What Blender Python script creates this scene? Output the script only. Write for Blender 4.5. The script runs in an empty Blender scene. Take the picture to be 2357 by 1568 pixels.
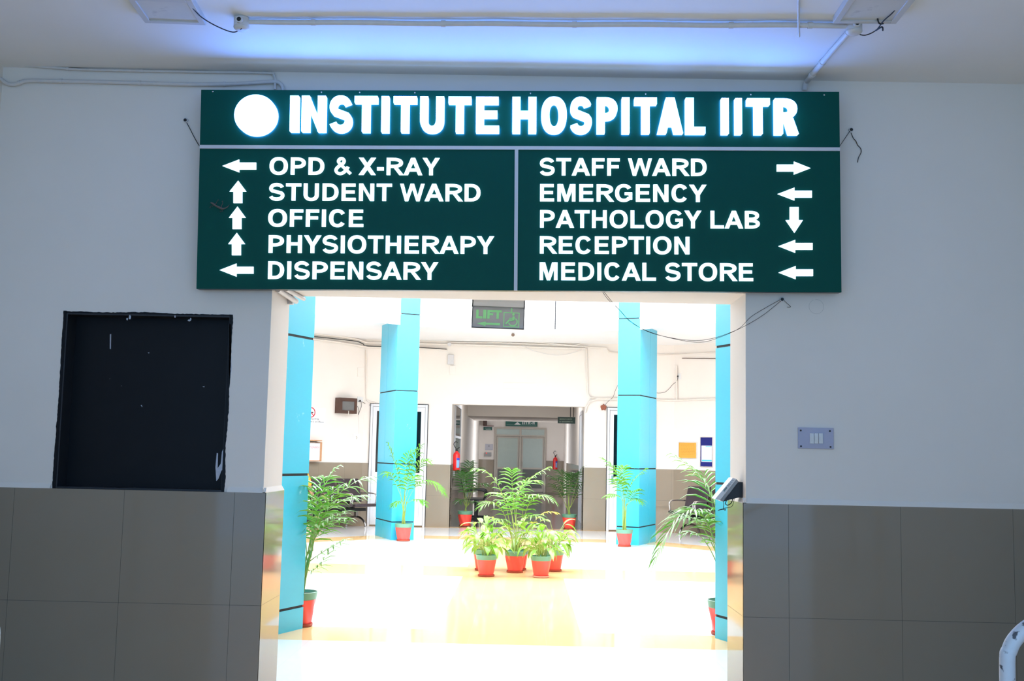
import bpy, bmesh, math, random
from mathutils import Vector, Matrix

S = bpy.context.scene
COL = S.collection
random.seed(7)

# ------------------------------------------------------------------ camera
FPX, PITCH, YAW, ROLL, HC = 2517.3, .1031, .0136, .0211, 1.44   # focal length in pixels of a 2357x1568 frame


def cam_axes():
    r = Vector((math.cos(YAW), math.sin(YAW), 0))
    f = Vector((-math.sin(YAW) * math.cos(PITCH), math.cos(YAW) * math.cos(PITCH), math.sin(PITCH)))
    u = r.cross(f)
    return (math.cos(ROLL) * r + math.sin(ROLL) * u, -math.sin(ROLL) * r + math.cos(ROLL) * u, f)


AX = cam_axes()
cd = bpy.data.cameras.new('camera')
cam = bpy.data.objects.new('camera', cd)
COL.objects.link(cam)
cd.sensor_width = 36
cd.lens = FPX / 2357 * 36
cd.clip_start, cd.clip_end = .05, 200
cam.matrix_world = Matrix(((AX[0].x, AX[1].x, -AX[2].x, 0), (AX[0].y, AX[1].y, -AX[2].y, 0),
                           (AX[0].z, AX[1].z, -AX[2].z, HC), (0, 0, 0, 1)))
S.camera = cam

# ------------------------------------------------------------------ light and exposure
S.view_settings.view_transform = 'Standard'
S.view_settings.look = 'None'
S.view_settings.exposure = 0
S.view_settings.gamma = 1
S.view_settings.use_curve_mapping = False
S.cycles.use_denoising = True
S.cycles.max_bounces = 8
S.cycles.diffuse_bounces = 5
S.cycles.sample_clamp_indirect = 6
w = bpy.data.worlds.new('daylight')
S.world = w
w.use_nodes = True
w.node_tree.nodes['Background'].inputs[0].default_value = (.30, .58, 1, 1)
w.node_tree.nodes['Background'].inputs[1].default_value = 2.6


def area(name, loc, sx, sy, power, color, rot=(0, 0, 0)):
    l = bpy.data.lights.new(name, 'AREA')
    l.shape = 'RECTANGLE'
    l.size, l.size_y, l.energy, l.color = sx, sy, power, color
    o = bpy.data.objects.new(name, l)
    COL.objects.link(o)
    o.location, o.rotation_euler = loc, rot
    return o


CX, CY = -.125, 13.9
# daylight coming down through the open top of the atrium
area('skylight', (CX, CY, 6.3), 7.4, 7.4, 2650, (1, .99, .985))
# daylight entering the corridor from its two side openings
area('daylight_left', (-3.2, 35.5, 1.5), 3.6, 2.6, 520, (1, .99, .97), (0, math.radians(-90), 0))
area('daylight_right', (3.0, 35.5, 1.5), 3.6, 2.6, 520, (1, .99, .97), (0, math.radians(90), 0))
# unseen fill light added overhead to brighten the corridor, no fixture modelled
area('corridor_fill', (-.1, 25, 3.15), 1.2, .3, 70, (1, .98, .96))


# ------------------------------------------------------------------ pixel rays (to read sizes off the photograph)
def ray(x, y):
    return AX[2] + AX[0] * ((x - 1178.5) / FPX) - AX[1] * ((y - 784) / FPX)


def onY(x, y, Y):
    d = ray(x, y)
    return Vector((0, 0, HC)) + d * (Y / d.y)


def onZ(x, y, Z=0.):
    d = ray(x, y)
    return Vector((0, 0, HC)) + d * ((Z - HC) / d.z)


def onP(x, y, p, n):
    d = ray(x, y)
    o = Vector((0, 0, HC))
    return o + d * ((Vector(p) - o).dot(Vector(n)) / d.dot(Vector(n)))


# ------------------------------------------------------------------ materials
def lin(c):
    return tuple((v / 255 / 12.92) if v / 255 <= .04045 else ((v / 255 + .055) / 1.055) ** 2.4 for v in c) + (1,)


MATS = {}


def mat(name, c, rough=.6, metal=0., spec=.5, var=.06, scale=9., bump=0., emit=None, es=0., trans=0., dirt=None):
    if name in MATS:
        return MATS[name]
    m = bpy.data.materials.new(name)
    MATS[name] = m
    m.use_nodes = True
    nt = m.node_tree
    b = nt.nodes['Principled BSDF']
    c4 = lin(c) if max(c) > 1 else tuple(c) + (1,)
    b.inputs['Roughness'].default_value = rough
    b.inputs['Metallic'].default_value = metal
    b.inputs['Specular IOR Level'].default_value = spec
    b.inputs['Base Color'].default_value = c4
    tc = nt.nodes.new('ShaderNodeTexCoord')
    n = nt.nodes.new('ShaderNodeTexNoise')
    n.inputs['Scale'].default_value = scale
    n.inputs['Detail'].default_value = 5
    nt.links.new(tc.outputs['Object'], n.inputs['Vector'])
    if var:
        mx = nt.nodes.new('ShaderNodeMix')
        mx.data_type = 'RGBA'
        mx.inputs['A'].default_value = tuple(v * (1 - var) for v in c4[:3]) + (1,)
        mx.inputs['B'].default_value = tuple(min(1, v * (1 + var)) for v in c4[:3]) + (1,)
        nt.links.new(n.outputs['Fac'], mx.inputs['Factor'])
        col = mx.outputs['Result']
        if dirt:
            n2 = nt.nodes.new('ShaderNodeTexNoise')
            n2.inputs['Scale'].default_value = dirt[0]
            n2.inputs['Detail'].default_value = 8
            nt.links.new(tc.outputs['Object'], n2.inputs['Vector'])
            rp = nt.nodes.new('ShaderNodeValToRGB')
            rp.color_ramp.elements[0].position = dirt[1]
            rp.color_ramp.elements[1].position = dirt[1] + dirt[2]
            nt.links.new(n2.outputs['Fac'], rp.inputs['Fac'])
            m2 = nt.nodes.new('ShaderNodeMix')
            m2.data_type = 'RGBA'
            nt.links.new(rp.outputs['Color'], m2.inputs['Factor'])
            nt.links.new(col, m2.inputs['A'])
            m2.inputs['B'].default_value = lin(dirt[3])
            col = m2.outputs['Result']
        nt.links.new(col, b.inputs['Base Color'])
    if bump:
        bp = nt.nodes.new('ShaderNodeBump')
        bp.inputs['Strength'].default_value = bump
        bp.inputs['Distance'].default_value = .01
        nt.links.new(n.outputs['Fac'], bp.inputs['Height'])
        nt.links.new(bp.outputs['Normal'], b.inputs['Normal'])
    if emit:
        b.inputs['Emission Color'].default_value = tuple(emit) + (1,)
        b.inputs['Emission Strength'].default_value = es
    if trans:
        t = nt.nodes.new('ShaderNodeBsdfTranslucent')
        t.inputs['Color'].default_value = tuple(min(1, v * 1.3) for v in c4[:3]) + (1,)
        ms = nt.nodes.new('ShaderNodeMixShader')
        ms.inputs[0].default_value = trans
        nt.links.new(b.outputs[0], ms.inputs[1])
        nt.links.new(t.outputs[0], ms.inputs[2])
        nt.links.new(ms.outputs[0], nt.nodes['Material Output'].inputs['Surface'])
    return m


PAINT = mat('cream_wall_paint', (.80, .745, .69), .7, var=.03, scale=2.5, bump=.12, spec=.2)
CEIL = mat('white_ceiling_paint', (.80, .80, .80), .8, var=.03, scale=3, bump=.1, spec=.2)
GREEN = mat('green_sign_sheet', (.0, .072, .056), .5, var=.05, spec=.12)
SILVER = mat('silver_strip', (205, 205, 210), .4, metal=0, var=.03)
BLACKP = mat('black_paint', (.004, .005, .008), .45, var=.2, dirt=(34, .765, .02, (150, 155, 165)), spec=.2)
REVEAL = mat('black_reveal_paint', (.012, .014, .02), .5, var=.25)
CYAN = mat('turquoise_cladding', (.030, .42, .60), .3, var=.03, scale=2, dirt=(6, .72, .05, (170, 225, 235)))
JOINT = mat('dark_joint', (16, 20, 26), .7, var=.1)
FASCIA = mat('white_fascia_sheet', (.82, .83, .85), .35, var=.02)
PIPE = mat('painted_conduit', (.62, .60, .60), .5, var=.08, scale=30)
CABLE = mat('black_cable', (22, 22, 26), .6, var=.1)
WHITEPL = mat('white_plastic', (.72, .72, .72), .4, var=.03)
GREYPL = mat('grey_plastic', (.30, .30, .30), .4, var=.05)
BLACKPL = mat('black_plastic', (14, 14, 16), .45, var=.1)
CHROME = mat('chrome', (.75, .74, .73), .18, metal=1, var=.03)
LEATHER = mat('brown_leather', (52, 40, 46), .4, var=.1, scale=40, bump=.2)
RED = mat('red_pot_plastic', (.78, .065, .05), .45, var=.06)
GREENR = mat('green_pot_rim', (.10, .26, .17), .45, var=.06)
SAUCER = mat('terracotta_saucer', (150, 62, 38), .6, var=.1)
SOIL = mat('dark_soil', (60, 48, 38), .95, var=.4, scale=60, bump=.6)
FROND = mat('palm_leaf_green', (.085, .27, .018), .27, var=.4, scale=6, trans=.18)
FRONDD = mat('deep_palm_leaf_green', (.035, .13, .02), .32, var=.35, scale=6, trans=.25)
FRONDY = mat('yellow_palm_leaf', (.62, .55, .05), .4, var=.3, trans=.25)
STEMG = mat('palm_stem_green', (.22, .30, .05), .5, var=.25, scale=14)
LILY = mat('lily_leaf_green', (.15, .34, .03), .28, var=.45, scale=7, trans=.2)
ALU = mat('white_aluminium', (.66, .68, .72), .35, var=.03)
DARKGL = mat('dark_door_glass', (.004, .007, .010), .06, var=.1, spec=.5)
GREYGL = mat('frosted_glass', (.42, .50, .47), .25, var=.06)
EXTR = mat('extinguisher_red', (.72, .02, .02), .3, var=.03)
PAPER = mat('paper_white', (.80, .80, .82), .7, var=.02)
WOODB = mat('brown_wood', (76, 50, 40), .5, var=.2, scale=20)
WOODL = mat('light_wood', (190, 140, 100), .5, var=.15, scale=20)
BLACKMET = mat('black_metal', (12, 12, 13), .4, var=.1)  # black metal of the direction board's box frame
INK = mat('dark_ink', (40, 42, 48), .7, var=.1)
REDINK = mat('red_ink', (205, 30, 50), .6, var=.05)
WHITEINK = mat('white_ink', (225, 228, 228), .6, var=.03)
LETTER = mat('lit_letter_acrylic', (.8, .8, .8), .4, var=0, emit=(.13, .44, 1.6), es=18)
LETTERS = mat('lit_letter_return', (.8, .8, .8), .4, var=0, emit=(.50, .76, 1), es=1.9)
TEXTLIT = mat('lit_text_acrylic', (.8, .8, .8), .4, var=0, emit=(.62, .80, 1), es=1.9)
RAIL = mat('grey_rail_paint', (.50, .50, .54), .45, var=.15, scale=25, dirt=(45, .62, .06, (70, 72, 80)))


def tile_material():
    m = bpy.data.materials.new('grey_wall_tile')
    m.use_nodes = True
    nt = m.node_tree
    b = nt.nodes['Principled BSDF']
    b.inputs['Roughness'].default_value = .06
    b.inputs['Specular IOR Level'].default_value = .36
    tc = nt.nodes.new('ShaderNodeTexCoord')
    n = nt.nodes.new('ShaderNodeTexNoise')
    n.inputs['Scale'].default_value = 3
    n.inputs['Detail'].default_value = 4
    nt.links.new(tc.outputs['Object'], n.inputs['Vector'])
    mx = nt.nodes.new('ShaderNodeMix')
    mx.data_type = 'RGBA'
    mx.inputs['A'].default_value = (.275, .224, .165, 1)
    mx.inputs['B'].default_value = (.295, .244, .185, 1)
    nt.links.new(n.outputs['Fac'], mx.inputs['Factor'])
    nt.links.new(mx.outputs['Result'], b.inputs['Base Color'])
    return m


TILE = tile_material()
GROUT = mat('dark_grout', (.05, .045, .04), .8, var=.1)


def node_math(nt, op, a, b=None):
    n = nt.nodes.new('ShaderNodeMath')
    n.operation = op
    for i, v in enumerate((a, b)):
        if v is None:
            continue
        if isinstance(v, (int, float)):
            n.inputs[i].default_value = v
        else:
            nt.links.new(v, n.inputs[i])
    return n.outputs[0]


def floor_material():
    m = bpy.data.materials.new('polished_floor_tile')
    m.use_nodes = True
    nt = m.node_tree
    b = nt.nodes['Principled BSDF']
    g = nt.nodes.new('ShaderNodeNewGeometry')
    sp = nt.nodes.new('ShaderNodeSeparateXYZ')
    nt.links.new(g.outputs['Position'], sp.inputs[0])
    x, y = sp.outputs[0], sp.outputs[1]
    M = lambda *a: node_math(nt, *a)
    ax = M('ABSOLUTE', M('SUBTRACT', x, CX))
    ay = M('ABSOLUTE', M('SUBTRACT', y, 13.8))
    d = M('MAXIMUM', M('MAXIMUM', ax, ay), M('MULTIPLY', M('ADD', ax, ay), .7071))
    ring = M('MULTIPLY', M('GREATER_THAN', d, 4.68), M('LESS_THAN', d, 5.33))
    inner = M('LESS_THAN', d, 4.7)
    strip = M('MULTIPLY', M('LESS_THAN', M('ABSOLUTE', M('ADD', x, .105)), .59), inner)
    cross = M('MULTIPLY', M('LESS_THAN', M('ABSOLUTE', M('SUBTRACT', y, 13.55)), .55), inner)
    edge = M('GREATER_THAN', d, 7.38)
    yel = M('MINIMUM', M('ADD', M('ADD', ring, strip), M('ADD', cross, edge)), 1.)
    jx = M('LESS_THAN', M('PINGPONG', M('ADD', x, .105 + .3 + 30), .3), .0012)
    jy = M('LESS_THAN', M('PINGPONG', M('ADD', y, .05 + 30), .3), .0012)
    j = M('MAXIMUM', jx, jy)
    mx = nt.nodes.new('ShaderNodeMix')
    mx.data_type = 'RGBA'
    mx.inputs['A'].default_value = (.74, .73, .73, 1)
    mx.inputs['B'].default_value = (.80, .50, .22, 1)
    nt.links.new(yel, mx.inputs['Factor'])
    m2 = nt.nodes.new('ShaderNodeMix')
    m2.data_type = 'RGBA'
    nt.links.new(M('MULTIPLY', j, .35), m2.inputs['Factor'])
    nt.links.new(mx.outputs['Result'], m2.inputs['A'])
    m2.inputs['B'].default_value = (.45, .42, .40, 1)
    nt.links.new(m2.outputs['Result'], b.inputs['Base Color'])
    b.inputs['Roughness'].default_value = .08
    b.inputs['Specular IOR Level'].default_value = .5
    return m


FLOOR = floor_material()
GRANITE = mat('brown_granite', (.05, .032, .025), .15, var=.4, scale=60)


# ------------------------------------------------------------------ mesh builder
class MB:
    def __init__(self):
        self.v, self.f, self.mi = [], [], []

    def add(self, vs, fs, mi=0):
        o = len(self.v)
        self.v += [Vector(p) for p in vs]
        self.f += [tuple(i + o for i in f) for f in fs]
        self.mi += [mi] * len(fs)
        return self

    def box(self, a, b, mi=0):
        (x0, y0, z0), (x1, y1, z1) = a, b
        x0, x1 = min(x0, x1), max(x0, x1)
        y0, y1 = min(y0, y1), max(y0, y1)
        z0, z1 = min(z0, z1), max(z0, z1)
        vs = [(x0, y0, z0), (x1, y0, z0), (x1, y1, z0), (x0, y1, z0), (x0, y0, z1), (x1, y0, z1), (x1, y1, z1), (x0, y1, z1)]
        return self.add(vs, [(0, 3, 2, 1), (4, 5, 6, 7), (0, 1, 5, 4), (1, 2, 6, 5), (2, 3, 7, 6), (3, 0, 4, 7)], mi)

    def obox(self, c, size, M=None, mi=0):
        h = [s / 2 for s in size]
        M = M or Matrix.Identity(3)
        vs = [Vector(c) + M @ Vector((sx * h[0], sy * h[1], sz * h[2])) for sz in (-1, 1) for sx, sy in ((-1, -1), (1, -1), (1, 1), (-1, 1))]
        return self.add(vs, [(0, 3, 2, 1), (4, 5, 6, 7), (0, 1, 5, 4), (1, 2, 6, 5), (2, 3, 7, 6), (3, 0, 4, 7)], mi)

    def prism(self, poly, h0, h1, frame=None, mi=0, ms=None):
        """poly: 2D points; frame(u, v, h) -> 3D."""
        fr = frame or (lambda u, v, h: (u, -h, v))
        n = len(poly)
        ar = sum(poly[i][0] * poly[(i + 1) % n][1] - poly[(i + 1) % n][0] * poly[i][1] for i in range(n))
        if ar < 0:
            poly = poly[::-1]
        o = len(self.v)
        self.v += [Vector(fr(u, v, h0)) for u, v in poly] + [Vector(fr(u, v, h1)) for u, v in poly]
        self.f += [tuple(range(o + n - 1, o - 1, -1)), tuple(range(o + n, o + 2 * n))]
        self.mi += [mi, mi]
        for i in range(n):
            j = (i + 1) % n
            self.f.append((o + i, o + j, o + n + j, o + n + i))
            self.mi.append(mi if ms is None else ms)
        return self

    def tube(self, pts, r, n=8, mi=0, caps=True):
        pts = [Vector(p) for p in pts]
        rs = r if isinstance(r, (list, tuple)) else [r] * len(pts)
        o = len(self.v)
        prev = None
        for i, p in enumerate(pts):
            t = (pts[min(i + 1, len(pts) - 1)] - pts[max(i - 1, 0)]).normalized()
            if prev is None:
                a = Vector((0, 0, 1)) if abs(t.z) < .9 else Vector((1, 0, 0))
                e1 = t.cross(a).normalized()
            else:
                e1 = (prev - t * prev.dot(t)).normalized()
            prev = e1
            e2 = t.cross(e1)
            for k in range(n):
                a = 2 * math.pi * k / n
                self.v.append(p + (e1 * math.cos(a) + e2 * math.sin(a)) * rs[i])
        for i in range(len(pts) - 1):
            for k in range(n):
                k2 = (k + 1) % n
                self.f.append((o + i * n + k, o + i * n + k2, o + (i + 1) * n + k2, o + (i + 1) * n + k))
                self.mi.append(mi)
        if caps:
            self.f += [tuple(o + n - 1 - k for k in range(n)), tuple(o + (len(pts) - 1) * n + k for k in range(n))]
            self.mi += [mi, mi]
        return self

    def lathe(self, prof, n=32, c=(0, 0, 0), mod=None, mi=0, axis='z'):
        o = len(self.v)
        for r, z in prof:
            for k in range(n):
                a = 2 * math.pi * k / n
                rr = r * (1 + (mod(a, z) if mod else 0))
                p = (rr * math.cos(a), rr * math.sin(a), z)
                if axis == 'y':
                    p = (p[0], -p[2], p[1])
                self.v.append(Vector(c) + Vector(p))
        for i in range(len(prof) - 1):
            for k in range(n):
                k2 = (k + 1) % n
                self.f.append((o + i * n + k, o + i * n + k2, o + (i + 1) * n + k2, o + (i + 1) * n + k))
                self.mi.append(mi)
        self.f += [tuple(o + n - 1 - k for k in range(n)), tuple(o + (len(prof) - 1) * n + k for k in range(n))]
        self.mi += [mi, mi]
        return self

    def build(self, name, mats, parent=None, smooth=False, bevel=0., world=True, kind=None):
        if not isinstance(mats, (list, tuple)):
            mats = [mats]
        off = Vector((0, 0, 0))
        if parent is not None:
            p = parent
            while p is not None and world:
                off += p.location
                p = p.parent
        else:
            lo = [min(q[i] for q in self.v) for i in range(3)]
            hi = [max(q[i] for q in self.v) for i in range(3)]
            off = Vector(((lo[0] + hi[0]) / 2, (lo[1] + hi[1]) / 2, lo[2]))
        if parent is not None and not world:
            off = Vector((0, 0, 0))
        me = bpy.data.meshes.new(name)
        me.from_pydata([tuple(q - off) for q in self.v], [], self.f)
        for m in mats:
            me.materials.append(m)
        me.polygons.foreach_set('material_index', self.mi)
        if smooth:
            me.polygons.foreach_set('use_smooth', [True] * len(me.polygons))
        bm = bmesh.new()
        bm.from_mesh(me)
        bmesh.ops.recalc_face_normals(bm, faces=bm.faces)
        bm.to_mesh(me)
        bm.free()
        me.update()
        o = bpy.data.objects.new(name, me)
        COL.objects.link(o)
        if parent is not None:
            o.parent = parent
        else:
            o.location = off
        if smooth:
            me.set_sharp_from_angle(angle=math.radians(40))
        if bevel:
            b = o.modifiers.new('bevel', 'BEVEL')
            b.width, b.segments, b.limit_method = bevel, 2, 'ANGLE'
        if kind:
            o['kind'] = kind
        return o


def tag(o, label, cat, group=None):
    o['label'], o['category'] = label, cat
    if group:
        o['group'] = group
    return o


def root(name, loc, label, cat, group=None, rz=0):
    o = bpy.data.objects.new(name, None)
    COL.objects.link(o)
    o.empty_display_size = .1
    o.location = loc
    o.rotation_euler = (0, 0, rz)
    return tag(o, label, cat, group)


def struct(name, mb, m, **k):
    return mb.build(name, m, kind='structure', **k)


def smooth_path(pts, n=6):
    pts = [Vector(p) for p in pts]
    out = []
    for i in range(len(pts) - 1):
        p0, p1, p2, p3 = pts[max(i - 1, 0)], pts[i], pts[i + 1], pts[min(i + 2, len(pts) - 1)]
        for k in range(n):
            t = k / n
            out.append(.5 * ((2 * p1) + (p2 - p0) * t + (2 * p0 - 5 * p1 + 4 * p2 - p3) * t * t + (3 * p1 - p0 - 3 * p2 + p3) * t ** 3))
    out.append(pts[-1])
    return out


# ------------------------------------------------------------------ the setting
D = 5.98            # porch face of the front wall
DI = 6.43           # its hall face
XL, XR, ZT = -1.415, 1.200, 2.345      # the opening
PL, PR = -3.0, 2.80                    # porch side walls
ZC = 3.56
D2 = 21.39

struct('floor', MB().box((-9, -6, -.1), (9, D2 + .15, 0)), FLOOR)
struct('floor_corridor', MB().box((-4, D2 + .15, -.1), (4, 42.2, .0)), GRANITE)

# front wall, pierced by the wide opening and by the shallow black recess
BX0, BX1, BZ0, BZ1 = -2.555, -1.640, 1.20, 2.168
w_ = MB()
w_.box((PL - .25, D, 0), (BX0, DI, ZC + .2)).box((BX0, D, 0), (BX1, DI, BZ0)).box((BX0, D, BZ1), (BX1, DI, ZC + .2))
w_.box((BX0, D + .13, BZ0), (BX1, DI, BZ1)).box((BX1, D, 0), (XL, DI, ZC + .2)).box((XL, D, ZT), (XR, DI, ZC + .2))
w_.box((XR, D, 0), (PR + .25, DI, ZC + .2))
wall_front = struct('wall_front', w_, PAINT)
struct('ceiling', MB().box((PL - .25, -1.6, ZC), (PR + .25, D, ZC + .2)), CEIL)
struct('wall_left', MB().box((PL - .25, 1.2, 0), (PL, D, ZC)), PAINT)
struct('wall_right', MB().box((PR, 1.2, 0), (PR + .25, D, ZC)), PAINT)

# tile dado: 600 mm tiles as separate faces over dark grout, a sloped painted ledge on top
def dado(name, p0, p1, out, x_joint, zt=1.2, th=.016, step=.6, gap=.0016, joints=True):
    """tiled strip along the segment p0 -> p1, standing th proud along out"""
    p0, p1, out = Vector(p0), Vector(p1), Vector(out).normalized()
    L = (p1 - p0).length
    d = (p1 - p0) / L
    mb = MB()

    def slab(s0, s1, z0, z1, t, mi):
        a = p0 + d * s0
        b = p0 + d * s1
        q = [a, b, b + out * t, a + out * t]
        vs = [(p.x, p.y, z0) for p in q] + [(p.x, p.y, z1) for p in q]
        mb.add(vs, [(0, 3, 2, 1), (4, 5, 6, 7), (0, 1, 5, 4), (1, 2, 6, 5), (2, 3, 7, 6), (3, 0, 4, 7)], mi)
    slab(0, L, 0, zt, th - .001, 1)
    cuts = [0.]
    s = x_joint % step
    while s < L - .01:
        if s > .01:
            cuts.append(s)
        s += step
    cuts.append(L)
    for i in range(len(cuts) - 1):
        for z0, z1 in ((0, zt - .6), (zt - .6, zt)):
            slab(cuts[i] + (gap / 2 if i else 0), cuts[i + 1] - (gap / 2 if i < len(cuts) - 2 else 0), z0 + (gap / 2 if z0 else 0), z1 - (gap / 2 if z1 < zt else 0), th, 0)
    o = struct(name, mb, [TILE, GROUT])
    return o


def ledge(name, p0, p1, out, zt=1.2, th=.016, h=.028):
    p0, p1, out = Vector(p0), Vector(p1), Vector(out).normalized()
    vs = []
    for p in (p0, p1):
        a, b = p + out * th, p
        vs += [(b.x, b.y, zt), (a.x, a.y, zt), (a.x, a.y, zt + .003), (b.x, b.y, zt + h)]
    mb = MB().add(vs, [(0, 1, 2, 3), (7, 6, 5, 4), (0, 4, 5, 1), (1, 5, 6, 2), (2, 6, 7, 3), (3, 7, 4, 0)])
    return struct(name, mb, PAINT)


TH = .016
dado('trim_1', (PL, D, 0), (XL + TH, D, 0), (0, -1, 0), -2.166 - PL)
dado('trim_2', (XR - TH, D, 0), (PR, D, 0), (0, -1, 0), 1.426 - XR + TH)
dado('trim_3', (XL, D, 0), (XL, DI, 0), (1, 0, 0), .45)
dado('trim_4', (XR, DI, 0), (XR, D, 0), (-1, 0, 0), .45)
ledge('trim_5', (PL, D, 0), (BX0 - .02, D, 0), (0, -1, 0))
ledge('trim_6', (BX1 + .03, D, 0), (XL + TH, D, 0), (0, -1, 0))
ledge('trim_7', (XR - TH, D, 0), (PR, D, 0), (0, -1, 0))
ledge('trim_8', (XL, D - TH, 0), (XL, DI, 0), (1, 0, 0))
ledge('trim_9', (XR, D - TH, 0), (XR, DI, 0), (-1, 0, 0))
dado('trim_10', (PL, 1.2, 0), (PL, D, 0), (1, 0, 0), .3)
dado('trim_11', (PR, 1.2, 0), (PR, D, 0), (-1, 0, 0), .3)

# the octagonal hall: outer walls
AP, HS = D2 - CY, 3.05


def octo(r):
    h = r * math.tan(math.radians(22.5))
    return [Vector((CX + sx, CY + sy, 0)) for sx, sy in ((-h, r), (h, r), (r, h), (r, -h), (h, -r), (-h, -r), (-r, -h), (-r, h))]


OUT = octo(AP)
OUT[0].x, OUT[1].x = -3.16, 2.90
OUT[7].y = D2 - (OUT[0].x - OUT[7].x)      # keeps the far diagonals at 45 degrees
OUT[2].y = D2 - (OUT[2].x - OUT[1].x)
ZH = 3.62


def wall_seg(mb, a, b, z0, z1, t=.3):
    d = (b - a).normalized()
    n = Vector((d.y, -d.x, 0))            # outward for a clockwise ring
    if n.dot(a - Vector((CX, CY, 0))) < 0:
        n = -n
    q = [a, b, b + n * t, a + n * t]
    vs = [(p.x, p.y, z0) for p in q] + [(p.x, p.y, z1) for p in q]
    mb.add(vs, [(0, 3, 2, 1), (4, 5, 6, 7), (0, 1, 5, 4), (1, 2, 6, 5), (2, 3, 7, 6), (3, 0, 4, 7)])
    return mb


FX0, FX1, FZ = -1.435, 1.153, 2.38      # opening in the far wall
m_ = MB()
m_.box((OUT[0].x, D2, 0), (FX0, D2 + .3, ZH)).box((FX1, D2, 0), (OUT[1].x, D2 + .3, ZH)).box((FX0, D2, FZ), (FX1, D2 + .3, ZH))
struct('wall_back', m_, PAINT)
for nm, i, j in (('wall_back_right', 1, 2), ('wall_hall_right', 2, 3), ('wall_near_right', 3, 4), ('wall_near_left', 5, 6), ('wall_hall_left', 6, 7), ('wall_back_left', 7, 0)):
    a, b = OUT[i], OUT[j]
    if nm == 'wall_near_right':
        b = b + (a - b).normalized() * .0
    struct(nm, wall_seg(MB(), a, b, 0, ZH), PAINT)
DL_N = Vector((1, -1, 0)).normalized()      # inward normals of the two far diagonal walls
DR_N = Vector((-1, -1, 0)).normalized()
CL, CRR = OUT[0], OUT[1]
dado('trim_12', (CL.x, D2, 0), (FX0 + .001, D2, 0), (0, -1, 0), .5)
dado('trim_13', (FX1 - .001, D2, 0), (CRR.x, D2, 0), (0, -1, 0), .5)
dado('trim_14', CL, OUT[7], DL_N, .42)
dado('trim_15', CRR, OUT[2], DR_N, .42)
dado('trim_16', OUT[6], OUT[7], (1, 0, 0), .3)
dado('trim_17', OUT[3], OUT[2], (-1, 0, 0), .3)

# ring ceiling of the ambulatory, fascia round the open atrium
RI = 4.32
INN = octo(RI)
INC = octo(RI + .045)
m_ = MB()
OUTW = octo(AP + .3)
for i in range(8):
    j = (i + 1) % 8
    vs = [(p.x, p.y, z) for z in (ZH, ZH + .15) for p in (OUTW[i], OUTW[j], INC[j], INC[i])]
    m_.add(vs, [(0, 3, 2, 1), (4, 5, 6, 7), (0, 1, 5, 4), (1, 2, 6, 5), (2, 3, 7, 6), (3, 0, 4, 7)])
struct('ceiling_hall', m_, CEIL)
for k in range(8):
    a, b = INN[k], INN[(k + 1) % 8]
    mb = MB()
    d = (b - a).normalized()
    L = (b - a).length
    n = Vector((a.x + b.x - 2 * CX, a.y + b.y - 2 * CY, 0)).normalized()
    for i in range(3):
        s0, s1 = L * i / 3 + (.009 if i else 0), L * (i + 1) / 3 - (.009 if i < 2 else 0)
        q = [a + d * s0, a + d * s1, a + d * s1 + n * .04, a + d * s0 + n * .04]
        vs = [(p.x, p.y, z) for z in (3.53, 6.2) for p in q]
        mb.add(vs, [(0, 3, 2, 1), (4, 5, 6, 7), (0, 1, 5, 4), (1, 2, 6, 5), (2, 3, 7, 6), (3, 0, 4, 7)], 0)
    q = [a + n * .03, b + n * .03, b + n * .05, a + n * .05]
    vs = [(p.x, p.y, z) for z in (3.535, 6.2) for p in q]
    mb.add(vs, [(0, 3, 2, 1), (4, 5, 6, 7), (0, 1, 5, 4), (1, 2, 6, 5), (2, 3, 7, 6), (3, 0, 4, 7)], 1)
    struct('trim_%d' % (18 + k), mb, [FASCIA, JOINT])

# turquoise clad columns of the inner ring, panel joints as grooves
def column(p_front_a, p_front_b, depth, joints, label):
    """rectangular shaft: front edge a-b faces the atrium, depth runs outward"""
    a, b = Vector(p_front_a), Vector(p_front_b)
    mid = (a + b) / 2
    o = (mid - Vector((CX, CY, 0)))
    e = (b - a).normalized()
    n = Vector((-e.y, e.x, 0))
    if n.dot(o) < 0:
        n = -n
    mb = MB()
    zs = [0] + joints + [6.2]

    def blk(inset, z0, z1, s0, s1, mi):
        q = [a + e * inset + n * (s0 + (inset if s0 == 0 else 0)), b - e * inset + n * (s0 + (inset if s0 == 0 else 0)),
             b - e * inset + n * (s1 - (inset if s1 == depth else 0)), a + e * inset + n * (s1 - (inset if s1 == depth else 0))]
        vs = [(p.x, p.y, z) for z in (z0, z1) for p in q]
        mb.add(vs, [(0, 3, 2, 1), (4, 5, 6, 7), (0, 1, 5, 4), (1, 2, 6, 5), (2, 3, 7, 6), (3, 0, 4, 7)], mi)
    blk(.006, 0, 6.2, 0, depth, 1)
    g = .010
    for i in range(len(zs) - 1):
        for s0, s1 in ((0, .58), (.588, depth)):
            blk(0, zs[i] + (g if i else 0), zs[i + 1] - (g if i < len(zs) - 2 else 0), s0, s1, 0)
    c = struct('column', mb, [CYAN, JOINT])
    c['label'] = label
    return c


column((-2.147, 18.01, 0), (-1.793, 18.155, 0), 1.02, [.29, 1.235, 2.44, 3.72], 'turquoise clad column left of the far doorway')
column((1.525, 18.155, 0), (1.880, 18.01, 0), 1.02, [.29, 1.235, 2.44, 3.72], 'turquoise clad column right of the far doorway')
column((-1.765, 9.006, 0), (-2.12, 9.15, 0), 1.0, [.18, 1.235, 2.35, 3.6], 'turquoise clad column just behind the left jamb')
column((1.560, 9.006, 0), (1.915, 9.15, 0), 1.0, [.18, 1.235, 2.35, 3.6], 'turquoise clad column just behind the right jamb')

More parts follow.
